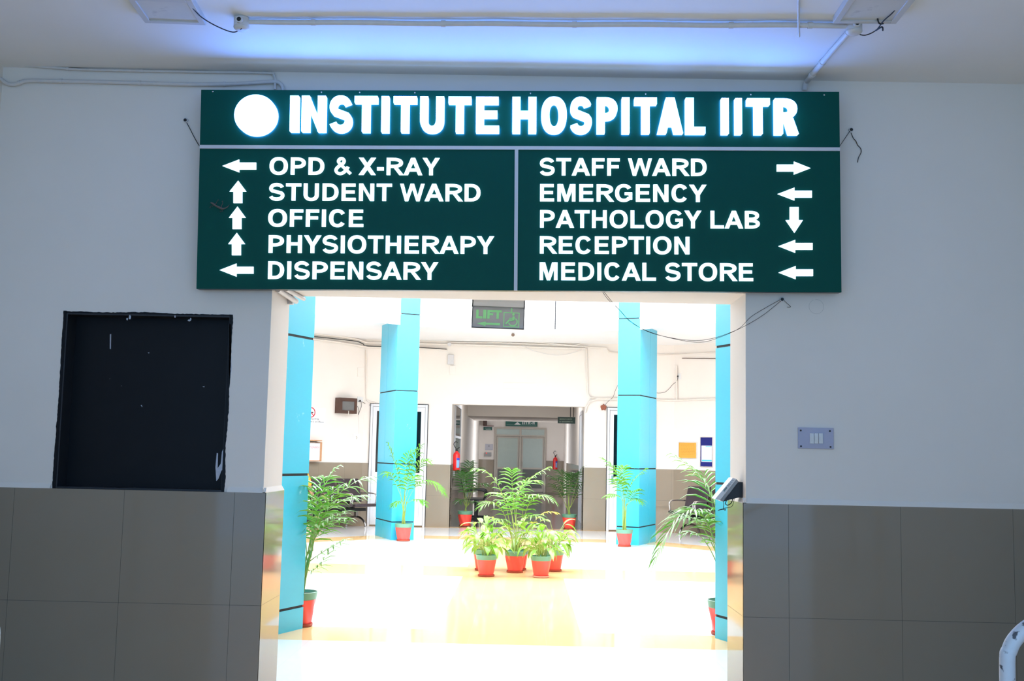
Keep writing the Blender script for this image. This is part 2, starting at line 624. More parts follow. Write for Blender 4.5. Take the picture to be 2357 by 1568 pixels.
# corridor beyond the far wall
struct('wall_corridor_left', MB().box((-1.70, D2 + .3, 0), (-1.50, 28.4, 3.2)).box((-1.70, 28.4, 0), (-1.50, 32.4, 3.2)).box((-2.0, 37.5, 0), (-1.75, 42, 3.2)).box((-2.0, 32.4, 0), (-1.75, 33.6, 3.2)).box((-2.0, 33.6, 2.5), (-1.75, 37.5, 3.2)), PAINT)
struct('wall_corridor_right', MB().box((1.25, D2 + .3, 0), (1.45, 32.4, 3.2)).box((1.5, 37.5, 0), (1.75, 42, 3.2)).box((1.5, 32.4, 0), (1.75, 33.6, 3.2)).box((1.5, 33.6, 2.5), (1.75, 37.5, 3.2)), PAINT)
struct('wall_corridor_end', MB().box((-2.4, 42, 0), (2.4, 42.2, 3.2)), PAINT)
struct('ceiling_corridor', MB().box((-2.0, D2 + .3, 3.2), (1.8, 42.2, 3.3)), CEIL)
struct('beam', MB().box((-1.55, 28.4, 2.39), (1.3, 32.4, 3.2)), PAINT)
dado('trim_26', (-1.50, D2 + .3, 0), (-1.50, 32.4, 0), (1, 0, 0), .5)
dado('trim_27', (1.25, 32.4, 0), (1.25, D2 + .3, 0), (-1, 0, 0), .5)
dado('trim_28', (-1.75, 42, 0), (-1.16, 42, 0), (0, -1, 0), .3)
dado('trim_29', (.83, 42, 0), (1.5, 42, 0), (0, -1, 0), .3)
dado('trim_30', (FX0, D2 + .001, 0), (FX0, D2 + .3, 0), (1, 0, 0), .5)
dado('trim_31', (FX1, D2 + .3, 0), (FX1, D2 + .001, 0), (-1, 0, 0), .5)


# ------------------------------------------------------------------ doors
def framed(mb, x0, x1, z0, z1, y, fw, t):
    mb.box((x0, y - t, z0), (x0 + fw, y, z1)).box((x1 - fw, y - t, z0), (x1, y, z1))
    mb.box((x0 + fw, y - t, z1 - fw), (x1 - fw, y, z1))
    return mb


def hall_door(n, x0, x1, zt, hx):
    y = D2
    fr = MB()
    framed(fr, x0, x1, 0, zt, y, .045, .05)
    d = struct('door_%d' % n, fr, ALU, bevel=.003)
    lf = MB()
    a, b, t = x0 + .05, x1 - .05, zt - .05
    ya, yb = y - .045, y - .012
    lf.box((a, ya, .02), (a + .075, yb, t)).box((b - .075, ya, .02), (b, yb, t)).box((a + .075, ya, t - .085), (b - .075, yb, t))
    lf.box((a + .075, ya, .02), (b - .075, yb, .17)).box((a + .075, ya, .93), (b - .075, yb, 1.03))
    lf.box((a + .075, ya + .018, .17), (b - .075, yb, .93))
    leaf = lf.build('door_leaf', ALU, d)
    MB().box((a + .075, ya + .015, 1.03), (b - .075, yb, t - .085)).build('pane', DARKGL, leaf)
    MB().box((hx - .012, ya - .045, .90), (hx + .012, ya - .032, 1.06)).box((hx - .01, ya - .035, .91), (hx + .01, ya, .93)).box((hx - .01, ya - .035, 1.03), (hx + .01, ya, 1.05)).build('handle', CHROME, leaf)
    MB().box((x0 - .012, y - .03, 0), (x0, y - .004, zt + .012)).box((x1, y - .03, 0), (x1 + .012, y - .004, zt + .012)).box((x0 - .012, y - .03, zt), (x1 + .012, y - .004, zt + .012)).build('seal', BLACKPL, d)
    return d


hall_door(1, -3.02, -1.905, 2.35, -2.93)
hall_door(2, 1.60, 2.53, 2.37, 1.70)
# glazed double door at the corridor's end
y = 42
BEIGE = mat('beige_door_frame', (.46, .42, .36), .5, var=.05)
MAPLE = mat('pale_green_glass', (.40, .47, .42), .2, var=.06)
fr = MB()
framed(fr, -1.14, .80, 0, 2.44, y, .06, .08)
fr.box((-1.08, y - .08, 2.10), (.74, y, 2.16)).box((-.21, y - .08, 0), (-.13, y, 2.10)).box((-.21, y - .08, 2.16), (-.13, y, 2.38))
d3 = struct('door_3', fr, BEIGE)
for x0, x1, nm in ((-1.08, -.21, 'left'), (-.13, .74, 'right')):
    MB().box((x0, y - .05, 2.16), (x1, y - .03, 2.38)).build('transom_pane', GREYGL, d3)
    lf = MB().box((x0 + .01, y - .06, .02), (x0 + .06, y - .02, 2.09)).box((x1 - .06, y - .06, .02), (x1 - .01, y - .02, 2.09))
    lf.box((x0 + .06, y - .06, 2.03), (x1 - .06, y - .02, 2.09)).box((x0 + .06, y - .06, .02), (x1 - .06, y - .02, .14)).box((x0 + .06, y - .06, .86), (x1 - .06, y - .02, .92))
    lo = lf.build('door_leaf', BEIGE, d3)
    MB().box((x0 + .06, y - .045, .92), (x1 - .06, y - .03, 2.03)).build('pane', GREYGL if nm == 'right' else MAPLE, lo)
    MB().box((x0 + .06, y - .045, .14), (x1 - .06, y - .03, .86)).build('lower_panel', mat('dark_door_panel', (.12, .12, .11), .3, var=.08), lo)
    hx = x0 + (.035 if nm == 'right' else .835)
    MB().box((hx - .012, y - .1, 1.0), (hx + .012, y - .06, 1.14)).build('handle', BEIGE, lo)
# narrow window in the corridor's left wall
wn = MB().box((-1.50, 23.2, .95), (-1.47, 23.28, 2.5)).box((-1.50, 25.2, .95), (-1.47, 25.28, 2.5)).box((-1.50, 23.28, 2.43), (-1.47, 25.2, 2.5)).box((-1.50, 23.28, 1.22), (-1.47, 25.2, 1.28)).box((-1.50, 23.28, 1.75), (-1.47, 25.2, 1.80))
wn = struct('window_1', wn, ALU)
MB().box((-1.499, 23.28, 1.22), (-1.485, 25.2, 2.43)).build('pane', DARKGL, wn)
wn = MB().box((1.22, 23.6, 0), (1.25, 23.68, 2.4)).box((1.22, 24.7, 0), (1.25, 24.78, 2.4)).box((1.22, 23.68, 2.32), (1.25, 24.7, 2.4))
wn = struct('door_4', wn, ALU)
MB().box((1.232, 23.68, 0), (1.249, 24.7, 2.32)).build('door_leaf', ALU, wn)

# ------------------------------------------------------------------ lettering (own outlines, cap height 1)
def selp(cx, cy, rx, ry, a0, a1, n, e=2.25):
    out = []
    for i in range(n + 1):
        a = math.radians(a0 + (a1 - a0) * i / n)
        c, s_ = math.cos(a), math.sin(a)
        out.append((cx + rx * math.copysign(abs(c) ** (2 / e), c), cy + ry * math.copysign(abs(s_) ** (2 / e), s_)))
    return out


def rect(x0, y0, x1, y1):
    return [(x0, y0), (x1, y0), (x1, y1), (x0, y1)]


def strip(outer, inner):
    return [[outer[i], outer[i + 1], inner[i + 1], inner[i]] for i in range(len(outer) - 1)]


def stroke(path, t):
    L, Rr = [], []
    for i, p in enumerate(path):
        a, b = path[max(i - 1, 0)], path[min(i + 1, len(path) - 1)]
        dx, dy = b[0] - a[0], b[1] - a[1]
        l = math.hypot(dx, dy) or 1
        tt = t[i] if isinstance(t, list) else t
        L.append((p[0] - dy / l * tt / 2, p[1] + dx / l * tt / 2))
        Rr.append((p[0] + dy / l * tt / 2, p[1] - dx / l * tt / 2))
    return strip(L, Rr)


def bowl(x0, w, y0, y1, s, h):
    """right-hand bowl from x0 to w"""
    c, r = (y0 + y1) / 2, (y1 - y0) / 2
    k = max(x0, w - r * 1.0 * (w - x0) / max(w - x0, .001) - 0) if False else max(x0, w - min(.62 * (w - x0) + .12, w - x0))
    out = [(x0, y1)] + selp(k, c, w - k, r, 90, -90, 14) + [(x0, y0)]
    inn = [(x0, y1 - h)] + selp(k, c, w - k - s, r - h, 90, -90, 14) + [(x0, y0 + h)]
    return strip(out, inn)


def glyph(ch, w, s, h):
    """pieces of one capital: stem width s, bar height h, set width w"""
    m = w / 2
    d = s * 1.12
    if ch == 'I':
        return [rect(0, 0, w, 1)]
    if ch == '-':
        return [rect(0, .26, w, .26 + h * 1.1)]
    if ch == 'H':
        return [rect(0, 0, s, 1), rect(w - s, 0, w, 1), rect(s, .5 - h * .42, w - s, .5 + h * .58)]
    if ch == 'T':
        return [rect(0, 1 - h, w, 1), rect(m - s / 2, 0, m + s / 2, 1 - h)]
    if ch == 'L':
        return [rect(0, 0, s, 1), rect(s, 0, w, h)]
    if ch in 'EF':
        r = [rect(0, 0, s, 1), rect(s, 1 - h, w * (.97 if ch == 'E' else 1), 1), rect(s, .5 - h * .42, w * .92, .5 + h * .58)]
        return r + ([rect(s, 0, w, h)] if ch == 'E' else [])
    if ch == 'N':
        return [rect(0, 0, s, 1), rect(w - s, 0, w, 1), [(s * .2, 1), (s * (1.05 if s < .21 else .95), 1), (w - s * .2, 0), (w - s * (1.05 if s < .21 else .95), 0)]]
    if ch == 'M':
        return [rect(0, 0, s * .92, 1), rect(w - s * .92, 0, w, 1), [(s * .3, 1), (s * 1.45, 1), (m + s * .45, 0), (m - s * .45, 0)],
                [(w - s * .3, 1), (w - s * 1.45, 1), (m - s * .45, 0), (m + s * .45, 0)]]
    if ch == 'W':
        q = w * .27
        t = s * .95
        return [[(0, 1), (t, 1), (q + t * .45, 0), (q - t * .45, 0)], [(m - t * .5, 1), (m + t * .5, 1), (q + t * .45, 0), (q - t * .45, 0)],
                [(m - t * .5, 1), (m + t * .5, 1), (w - q + t * .45, 0), (w - q - t * .45, 0)], [(w, 1), (w - t, 1), (w - q - t * .45, 0), (w - q + t * .45, 0)]]
    if ch == 'A':
        t = d
        return [[(0, 0), (t, 0), (m + t * .48, 1), (m - t * .48, 1)], [(w, 0), (w - t, 0), (m - t * .48, 1), (m + t * .48, 1)], rect(w * .24, .215, w * .76, .215 + h)]
    if ch == 'V':
        return []
    if ch == 'X':
        t = s * 1.28
        return [[(0, 0), (t, 0), (w, 1), (w - t, 1)], [(w, 0), (w - t, 0), (0, 1), (t, 1)]]
    if ch == 'Y':
        t = s * 1.2
        return [rect(m - s / 2, 0, m + s / 2, .42), [(0, 1), (t, 1), (m + s / 2, .42), (m - s / 2, .40)], [(w, 1), (w - t, 1), (m - s / 2, .42), (m + s / 2, .40)]]
    if ch == 'O':
        return strip(selp(m, .5, m, .515, 0, 360, 40), selp(m, .5, m - s * 1.03, .515 - h * 1.02, 0, 360, 40))
    if ch == 'Q':
        return glyph('O', w, s, h) + [[(m, .2), (m + s * .6, .3), (w, -.05), (w - s, -.08)]]
    if ch == 'C':
        return strip(selp(m, .5, m, .515, 33, 325, 34), selp(m, .5, m - s * 1.03, .515 - h * 1.02, 33, 325, 34))
    if ch == 'G':
        return strip(selp(m, .5, m, .515, 36, 322, 34), selp(m, .5, m - s * 1.03, .515 - h * 1.02, 36, 322, 34)) + \
            [rect(w * .55, .38, w * .985, .38 + h * .95), rect(w * .985 - s * .9, .12, w * .985, .4)]
    if ch == 'D':
        return [rect(0, 0, s, 1)] + bowl(s, w, 0, 1, s, h)
    if ch == 'P':
        return [rect(0, 0, s, 1)] + bowl(s, w, .37, 1, s, h)
    if ch == 'R':
        return [rect(0, 0, s, 1)] + bowl(s, w * .97, .42, 1, s, h) + [[(w * .40, .44), (w * .40 + d, .44), (w * 1.03, 0), (w * 1.03 - s * 1.22, 0)]]
    if ch == 'B':
        return [rect(0, 0, s, 1)] + bowl(s, w * .95, .46, 1, s * .95, h * .92) + bowl(s, w, 0, .53, s, h * .95)
    if ch == 'U':
        r = min(m, .40)
        y = .36
        return [rect(0, y, s, 1), rect(w - s, y, w, 1)] + strip(selp(m, y, m, y + .015, 180, 360, 22), selp(m, y, m - s, y + .015 - h, 180, 360, 22))
    if ch == 'S':
        t = (s + h) / 2 * .98
        rx = m - t * .5
        ry = (.515 - t * .5) / 2 + .012
        cu, cl = 1.015 - t / 2 - ry, -.015 + t / 2 + ry
        p = selp(m, cu, rx * .95, ry, 18, 215, 18, 2.1) + selp(m, cl, rx, ry, 35, -163, 18, 2.1)
        return stroke(p, t)
    if ch == '&':
        q = smooth_path([(x * w, y, 0) for x, y in ((.99, .06), (.70, .32), (.42, .58), (.26, .77), (.36, .93), (.52, .93), (.60, .80), (.50, .64), (.24, .46), (.12, .28), (.20, .12), (.40, .07), (.60, .16), (.76, .34), (.84, .47))], 5)
        return stroke([(v.x, v.y) for v in q], (s + h) / 2 * .88)
    return []


# Arial-like set widths (black width, left bearing, right bearing) in cap heights
GW = {'A': (1.0, .0, .0), 'B': (.80, .10, .06), 'C': (.87, .07, .06), 'D': (.84, .10, .07), 'E': (.75, .10, .07), 'F': (.68, .10, .05), 'G': (.92, .07, .08),
      'H': (.80, .10, .10), 'I': (.205, .10, .10), 'L': (.72, .10, .04), 'M': (.96, .10, .10), 'N': (.80, .10, .10), 'O': (.97, .06, .06), 'P': (.80, .10, .05),
      'R': (.90, .10, .01), 'S': (.82, .06, .05), 'T': (.81, .03, .03), 'U': (.80, .10, .10), 'W': (1.30, .005, .005), 'X': (.92, .01, .01), 'Y': (.92, .0, .0),
      '&': (.90, .06, .02), '-': (.36, .05, .05)}


def text_pieces(txt, u0, u1, v0, v1, stem=.205, bar=.172):
    """fit txt between u0 and u1, baseline v0, cap line v1"""
    H = v1 - v0
    x, items = 0., []
    for i, ch in enumerate(txt):
        if ch == ' ':
            x += .39
            continue
        wd, lb, rb = GW[ch]
        x += lb if items else 0
        items.append((ch, x, wd))
        x += wd + rb
    tot = items[-1][1] + items[-1][2]
    k = (u1 - u0) / tot
    out, last = [], None
    for ch, x0, wd in items:
        if last is None or x0 - last > .35:
            out.append([])
        last = x0 + wd
        for pc in glyph(ch, wd, stem * (1 if k > H * 1.0 else 1), bar):
            out[-1].append([(u0 + (x0 + px_) * k, v0 + py_ * H) for px_, py_ in pc])
    return out


# ------------------------------------------------------------------ the hospital sign over the opening
bl, br, tl, tr = onY(452, 665, 5.885), onY(1937, 673, 5.885), onY(460, 205, 5.838), onY(1928, 213, 5.838)
su = (br - bl).normalized()
sv = ((tl + tr) - (bl + br))
sv = (sv - su * sv.dot(su)).normalized()
sn = su.cross(sv)
so = (bl + br) / 2
sign = root('direction_sign', so, 'large green hospital direction board with lit white words above the wide opening', 'sign')
sign.matrix_world = Matrix(((su.x, -sn.x, sv.x, so.x), (su.y, -sn.y, sv.y, so.y), (su.z, -sn.z, sv.z, so.z), (0, 0, 0, 1)))


def sp_(x, y, h=0.):
    p = onP(x, y, so + sn * h, sn) - so
    return (p.dot(su), p.dot(sv))


HW = (br - bl).length / 2
HV = sp_(1190, 209)[1]
sheet = MB().box((-HW, 0, 0), (HW, .004, HV)).build('front_sheet', GREEN, sign, world=False)
bx = MB().box((-HW, .004, 0), (-HW + .02, .062, HV)).box((HW - .02, .004, 0), (HW, .062, HV)).box((-HW + .02, .004, 0), (HW - .02, .062, .02)).box((-HW + .02, .004, HV - .02), (HW - .02, .062, HV))
bx.build('frame', BLACKMET, sign, world=False)
h0, h1 = sp_(1190, 345)[1], sp_(1190, 337)[1]
MB().box((-HW, -.006, h0), (HW, 0, h1)).build('divider_strip', SILVER, sign, world=False)
v0, v1 = sp_(1184, 500)[0], sp_(1192, 500)[0]
MB().box((v0, -.006, .0), (v1, 0, h0)).build('divider_strip', SILVER, sign, world=False)
for i, x in enumerate((490, 740, 828, 955, 1221, 1486, 1728, 1897)):
    u, v = sp_(x, 211 + .0055 * (x - 460))
    MB().lathe([(.004, 0), (.004, .003), (.002, .004)], 10, (u, -.0, v), axis='y').build('screw', CHROME, sign, world=False)

LINES = [('OPD & X-RAY', 619.9, 1011.8, 362.8, 402.4), ('STUDENT WARD', 618.3, 1105.9, 422.6, 462.4), ('OFFICE', 616.7, 836, 482, 522), ('PHYSIOTHERAPY', 617.7, 1137.5, 542.5, 583.3),
         ('DISPENSARY', 616.4, 1008.5, 602.5, 643.2), ('STAFF WARD', 1241.9, 1626.7, 364.4, 404.2), ('EMERGENCY', 1242.9, 1626.7, 424.4, 464), ('PATHOLOGY LAB', 1242.9, 1749.2, 484.5, 525),
         ('RECEPTION', 1242.5, 1587.3, 544.3, 584.5), ('MEDICAL STORE', 1241.9, 1733.9, 605, 646)]
for txt, x0, x1, y0, y1 in LINES:
    a, b = sp_(x0, y1, .008), sp_(x1, y1, .008)
    c = sp_(x0, y0, .008)
    xm = (x0 + x1) / 2
    vb, vt = sp_(xm, y1, .008)[1], sp_(xm, y0, .008)[1]
    for word in text_pieces(txt, a[0], b[0], vb, vt):
        mb = MB()
        for pc in word:
            mb.prism(pc, 0, .008)
        mb.build('lettering', TEXTLIT, sign, world=False)


def arrow(kind, tip, head, hx, sx, end):
    """kind l/r/u/d; pixel extents read off the photograph"""
    if kind in 'lr':
        pts = [tip, (head, hx[0]), (head, sx[0]), (end, sx[0]), (end, sx[1]), (head, sx[1]), (head, hx[1])]
    else:
        pts = [tip, (hx[0], head), (sx[0], head), (sx[0], end), (sx[1], end), (sx[1], head), (hx[1], head)]
    q = [sp_(x, y, .008) for x, y in pts]
    mb = MB().prism([q[0], q[1], q[6]], 0, .008).prism(q[2:6], 0, .008)
    mb.build('arrow', TEXTLIT, sign, world=False)


arrow('l', (511.6, 381.9), 550.3, (367, 396.7), (374, 390), 589.3)
arrow('u', (548, 415.7), 440.9, (528, 566.7), (537, 557.4), 467.3)
arrow('u', (546.4, 475.4), 501.2, (526.7, 565.4), (535, 555.4), 527.3)
arrow('u', (544.8, 536), 561.8, (525, 563.8), (533.5, 554.2), 587.6)
arrow('l', (505, 621.8), 544, (606.6, 637), (614, 630), 583.2)
arrow('r', (1866, 387), 1827.6, (371.7, 401.8), (378.6, 394.5), 1788.2)
arrow('l', (1789.9, 446.5), 1828.9, (431.6, 461.3), (438.8, 454.7), 1869)
arrow('d', (1829, 536), 506.7, (1808.7, 1848.4), (1818, 1838.5), 476.6)
arrow('l', (1791.9, 566.6), 1830.6, (552, 581.8), (559.3, 575.2), 1870.6)
arrow('l', (1792.2, 627.5), 1831.6, (612.2, 642.7), (619.9, 635.7), 1871.6)

# raised channel letters of the top line
HD = .05
HEAD = [('I', 705, 780, 1), ('N', 788, 973, 1), ('S', 985, 1160, 1), ('T', 1165, 1340, 1), ('I', 1357, 1422, 1), ('T', 1443, 1618, 1), ('U', 1633, 1812, 1), ('T', 1835, 2005, 1), ('E', 2032, 2203, 1),
        (' ', 0, 0, 0), ('H', -3, 168, 2), ('O', 197, 380, 2), ('S', 395, 555, 2), ('P', 580, 733, 2), ('I', 753, 817, 2), ('T', 840, 1007, 2), ('A', 998, 1190, 2), ('L', 1193, 1345, 2),
        (' ', 0, 0, 0), ('I', 1440, 1508, 2), ('I', 1535, 1600, 2), ('T', 1617, 1795, 2), ('R', 1808, 1990, 2)]
mb = MB()
for ch, xa, xb, z in HEAD + [(' ', 0, 0, 0)]:
    if ch == ' ':
        mb.build('raised_lettering', [LETTER, LETTERS], sign, world=False)
        mb = MB()
        continue
    xa, xb = (440 + xa / 3.101, 440 + xb / 3.101) if z == 1 else (1180 + xa / 3.022, 1180 + xb / 3.022)
    k = .0085
    xa, xb = xa + .6, xb - 1.2
    if xb < 1213:
        xb -= k * (1213 - xb)
    if xa > 1213:
        xa += k * (xa - 1213)
    yt = 220 + .0055 * (xa - 670)
    yb = yt + 82
    (u0, v1), (u1, v0) = sp_(xa, yt, HD), sp_(xb, yb, HD)
    H = v1 - v0
    wd = (u1 - u0) / H
    for pc in glyph(ch, wd, .222, .185):
        mb.prism([(u0 + p * H, v0 + q * H) for p, q in pc], .006, HD, mi=0, ms=1)
c, e = sp_(588, 264, HD), sp_(637, 264, HD)
r = e[0] - c[0]
MB().prism([(c[0] + r * math.cos(a * math.pi / 24), c[1] + r * .96 * math.sin(a * math.pi / 24)) for a in range(48)], .006, HD, mi=0, ms=1).build('raised_roundel', [LETTER, LETTERS], sign, world=False)

# gecko resting on the sign
def gecko():
    t = root('gecko', so, 'small brown gecko clinging to the green board left of the upward arrows', 'lizard')
    t.matrix_world = sign.matrix_world.copy()
    P = lambda x, y, h: (lambda q: Vector((q[0], -h, q[1])))(sp_(x, y, h))
    bp_ = [(485, 466), (488, 468), (492, 470), (497, 474), (503, 477), (508, 479.5), (513, 480.5), (519, 479), (524, 476), (528, 471)]
    rr = [.003, .0058, .0062, .0048, .0066, .0066, .0052, .0038, .0024, .0008]
    mb = MB().tube(smooth_path([P(x, y, .007) for x, y in bp_], 4), [rr[min(i // 4, 9)] * (1 - (i % 4) / 4) + rr[min(i // 4 + 1, 9)] * ((i % 4) / 4) for i in range(37)], 10)
    for pts in (((493, 471), (498, 468), (500, 463), (502, 461)), ((492, 472), (489, 475), (486, 474), (484, 477)), ((509, 479), (510, 473), (513, 468), (512, 464)), ((509, 481), (511, 484), (513, 486), (508, 487))):
        q = [P(x, y, .005) for x, y in pts]
        mb.tube(q, [.0024, .0020, .0015, .0012], 6)
        for a in (-60, -20, 20, 60):
            dd = (q[-1] - q[-2]).normalized()
            rd = Matrix.Rotation(math.radians(a), 3, 'Y') @ dd
            mb.tube([q[-1], q[-1] + rd * .005 + Vector((0, .002, 0))], [.0009, .0005], 5)
    G = mat('gecko_skin', (.10, .088, .078), .7, var=.4, scale=160)
    mb.build('body', G, t, smooth=True, world=False)
    e = MB()
    for x, y in ((487, 465.5), (486.5, 469.5)):
        e.lathe([(.0006, -.001), (.0012, 0), (.0006, .001)], 8, P(x, y, .0095))
    e.build('eyes', BLACKPL, t, smooth=True, world=False)


gecko()

# ------------------------------------------------------------------ black painted recess panel
t = root('painted_panel', ((BX0 + BX1) / 2, D + .13, BZ0), 'square black painted recess with scuffed white edges in the wall left of the opening', 'panel')
MB().box((BX0 + .001, D + .118, BZ0 + .001), (BX1 - .001, D + .129, BZ1 - .001)).build('back_board', BLACKP, t)
rv = MB()
rv.box((BX0 + .0005, D + .001, BZ0 + .001), (BX0 + .012, D + .118, BZ1 - .001)).box((BX1 - .006, D + .001, BZ0 + .001), (BX1 - .0005, D + .118, BZ1 - .001)).box((BX0 + .012, D + .001, BZ1 - .012), (BX1 - .006, D + .118, BZ1 - .0005)).box((BX0 + .012, D + .001, BZ0 + .0005), (BX1 - .006, D + .118, BZ0 + .01))
rv.build('reveal', REVEAL, t)
rnd = random.Random(5)
ed = MB()
def ragged(p0, p1, nrm, w0, amp, n):
    p0, p1, nrm = Vector(p0), Vector(p1), Vector(nrm)
    prevw, drift = w0, 0.
    for i in range(n):
        a, b = p0.lerp(p1, i / n), p0.lerp(p1, (i + 1) / n)
        drift = max(-1, min(1, drift + rnd.uniform(-.45, .45)))
        wn_ = max(.001, w0 + amp * (drift * .8 + rnd.uniform(-.25, .25)))
        q = [a - nrm * .004, b - nrm * .004, b + nrm * wn_, a + nrm * prevw]
        vs = [(p.x, y, p.z) for y in (D - .0012, D + .002) for p in q]
        ed.add(vs, [(0, 1, 2, 3), (7, 6, 5, 4), (0, 4, 5, 1), (1, 5, 6, 2), (2, 6, 7, 3), (3, 7, 4, 0)])
        prevw = wn_
ragged((BX0, 0, BZ0), (BX0, 0, BZ1 + .008), (-1, 0, 0), .013, .0035, 90)
ragged((BX1, 0, BZ0), (BX1, 0, BZ1 + .004), (1, 0, 0), .012, .005, 90)
ragged((BX0, 0, BZ1), (BX1, 0, BZ1), (0, 0, 1), .006, .004, 90)
ed.build('painted_edge', BLACKP, t)
WSM = mat('pale_paint_smear', (176, 182, 196), .7, var=.2, scale=80)
for x, y, rx, ry in ((299, 731, 3, 6), (293, 735, 2, 3), (403, 729, 1.5, 3), (436, 738, 4, 2), (439, 735, 1.5, 3)):
    c = onY(x, y, D + .0)
    MB().prism([(c.x + rx / 420 * math.cos(a) * rnd.uniform(.7, 1.2), c.z + ry / 420 * math.sin(a) * rnd.uniform(.7, 1.2)) for a in [k * math.pi / 6 for k in range(12)]], 0, .0016, frame=lambda u, v, h: (u, D + .0 - .0004 - h, v)).build('paint_smear', WSM, t)
def smear(mb, pts, y, th=.0012):
    q = [onY(a, b, y) for a, b in pts]
    mb.prism([(p.x, p.z) for p in q], 0, th, frame=lambda u, v, h: (u, y - h, v)).build('paint_smear', WSM, t)
smear(MB(), [(253.2, 770), (256, 769), (255.2, 804), (253, 803)], D + .118)
smear(MB(), [(324, 933), (326, 932), (328, 937), (326, 936)], D + .118)
smear(MB(), [(340, 812), (344, 811), (343, 814)], D + .118)
smear(MB(), [(466, 890), (471, 889), (470, 892)], D + .118)
smear(MB(), [(528, 745), (531, 747), (532, 800), (533, 850), (529, 880), (527, 850), (528, 800)], D)
smear(MB(), [(511, 1040), (516, 1030), (515, 1065), (519, 1082), (510, 1083), (503, 1102), (498, 1108), (496, 1075), (499, 1043), (502, 1044), (501, 1078), (508, 1068)], D + .002)

# ------------------------------------------------------------------ switch plate on the right wall
p0, p1 = onY(1836, 984, D), onY(1918, 1034, D)
t = root('switch_plate', ((p0.x + p1.x) / 2, D, p1.z), 'lavender grey switch plate with three rocker switches on the wall right of the opening', 'switch')
LAV = mat('lavender_plate', (.42, .42, .55), .4, var=.05)
MB().box((p0.x, D - .012, p1.z), (p1.x, D, p0.z)).build('plate', LAV, t, bevel=.002)
for i in range(3):
    a, b = onY(1863.5 + i * 10.3, 997.5, D - .012), onY(1873 + i * 10.3, 1021.5, D - .012)
    s_ = MB().box((a.x, D - .020, b.z), (b.x, D - .012, a.z)).build('switch', WHITEPL, t, bevel=.001)
    zc = (a.z + b.z) / 2
    MB().box((a.x + .004, D - .024, zc - .014), (b.x - .004, D - .020, zc + .016)).build('rocker', WHITEPL, s_)
for x, y in ((1843, 991), (1910, 992.5), (1843.5, 1027.5), (1911.5, 1029)):
    c = onY(x, y, D - .012)
    MB().lathe([(.005, 0), (.005, .003), (.003, .004)], 10, (c.x, D - .012, c.z), axis='y').build('screw', INK, t)

# ------------------------------------------------------------------ ceiling: lamps, conduits, boxes, wires
def ceiling_lamp(cx, cy, rz, label):
    t = root('ceiling_lamp', (cx, cy, ZC), label, 'lamp', 'square lamps on the porch ceiling', rz)
    h = .150
    m1 = MB()
    for sx in (-1, 1):
        m1.box((sx * h, -h, -.034), (sx * (h - .03), h, 0)).box((-h + .03, sx * h, -.034), (h - .03, sx * (h - .03), 0))
    m1.build('frame', mat('lamp_frame_white', (.55, .55, .57), .5, var=.05), t, world=False, bevel=.002)
    MB().box((-h + .03, -h + .03, -.026), (h - .03, h - .03, -.004)).build('diffuser', mat('dusty_lamp_diffuser', (.60, .60, .60), .5, var=.08, dirt=(9, .60, .16, (150, 152, 158))), t, world=False)
    MB().box((-h + .04, -h + .029, -.0285), (h - .04, -h + .033, -.0255)).build('dirt_line', mat('rusty_edge', (110, 80, 70), .8, var=.3), t, world=False)


ceiling_lamp(-1.765, 5.07, .06, 'square white ceiling lamp at the left end of the ceiling conduit')
ceiling_lamp(1.585, 4.93, -.02, 'square white ceiling lamp at the right end of the ceiling conduit')
pr_ = .0135
ZP = ZC - .022


def conduit(name, pts, r, label, clamps=(), m=PIPE, cat='pipe', dirtm=None, axis='z', bx_=.011):
    t = root(name, Vector(pts[0]), label, cat)
    MB().tube(pts, r, 12).build('pipe', m, t, smooth=True)
    P = [Vector(p) for p in pts]
    for f in clamps:
        L = [0]
        for i in range(len(P) - 1):
            L.append(L[-1] + (P[i + 1] - P[i]).length)
        s_ = f * L[-1]
        i = max(k for k in range(len(P) - 1) if L[k] <= s_ + 1e-9)
        q = P[i].lerp(P[i + 1], (s_ - L[i]) / (L[i + 1] - L[i]))
        dd = (P[i + 1] - P[i]).normalized()
        MB().tube([q - dd * bx_, q + dd * bx_], r + .003, 12).build('clamp', m, t, smooth=True)
    return t


def junction_box(x, y, label):
    t = root('junction_box', (x, y, ZC), label, 'electrical box', 'round junction boxes on the ceiling')
    MB().lathe([(.034, -.052), (.038, -.048), (.038, -.004), (.034, 0)], 24).build('body', PIPE, t, smooth=True, world=False)
    MB().lathe([(.014, -.066), (.028, -.064), (.037, -.056), (.039, -.050)], 24).build('lid', PIPE, t, smooth=True, world=False)
    MB().tube([(0, -.052, -.028), (0, -.03, -.028)], .017, 14).build('spout', PIPE, t, smooth=True, world=False)
    MB().tube([(0, -.0525, -.028), (0, -.05, -.028)], .011, 14).build('spout_hole', BLACKPL, t, smooth=True, world=False)
    return t


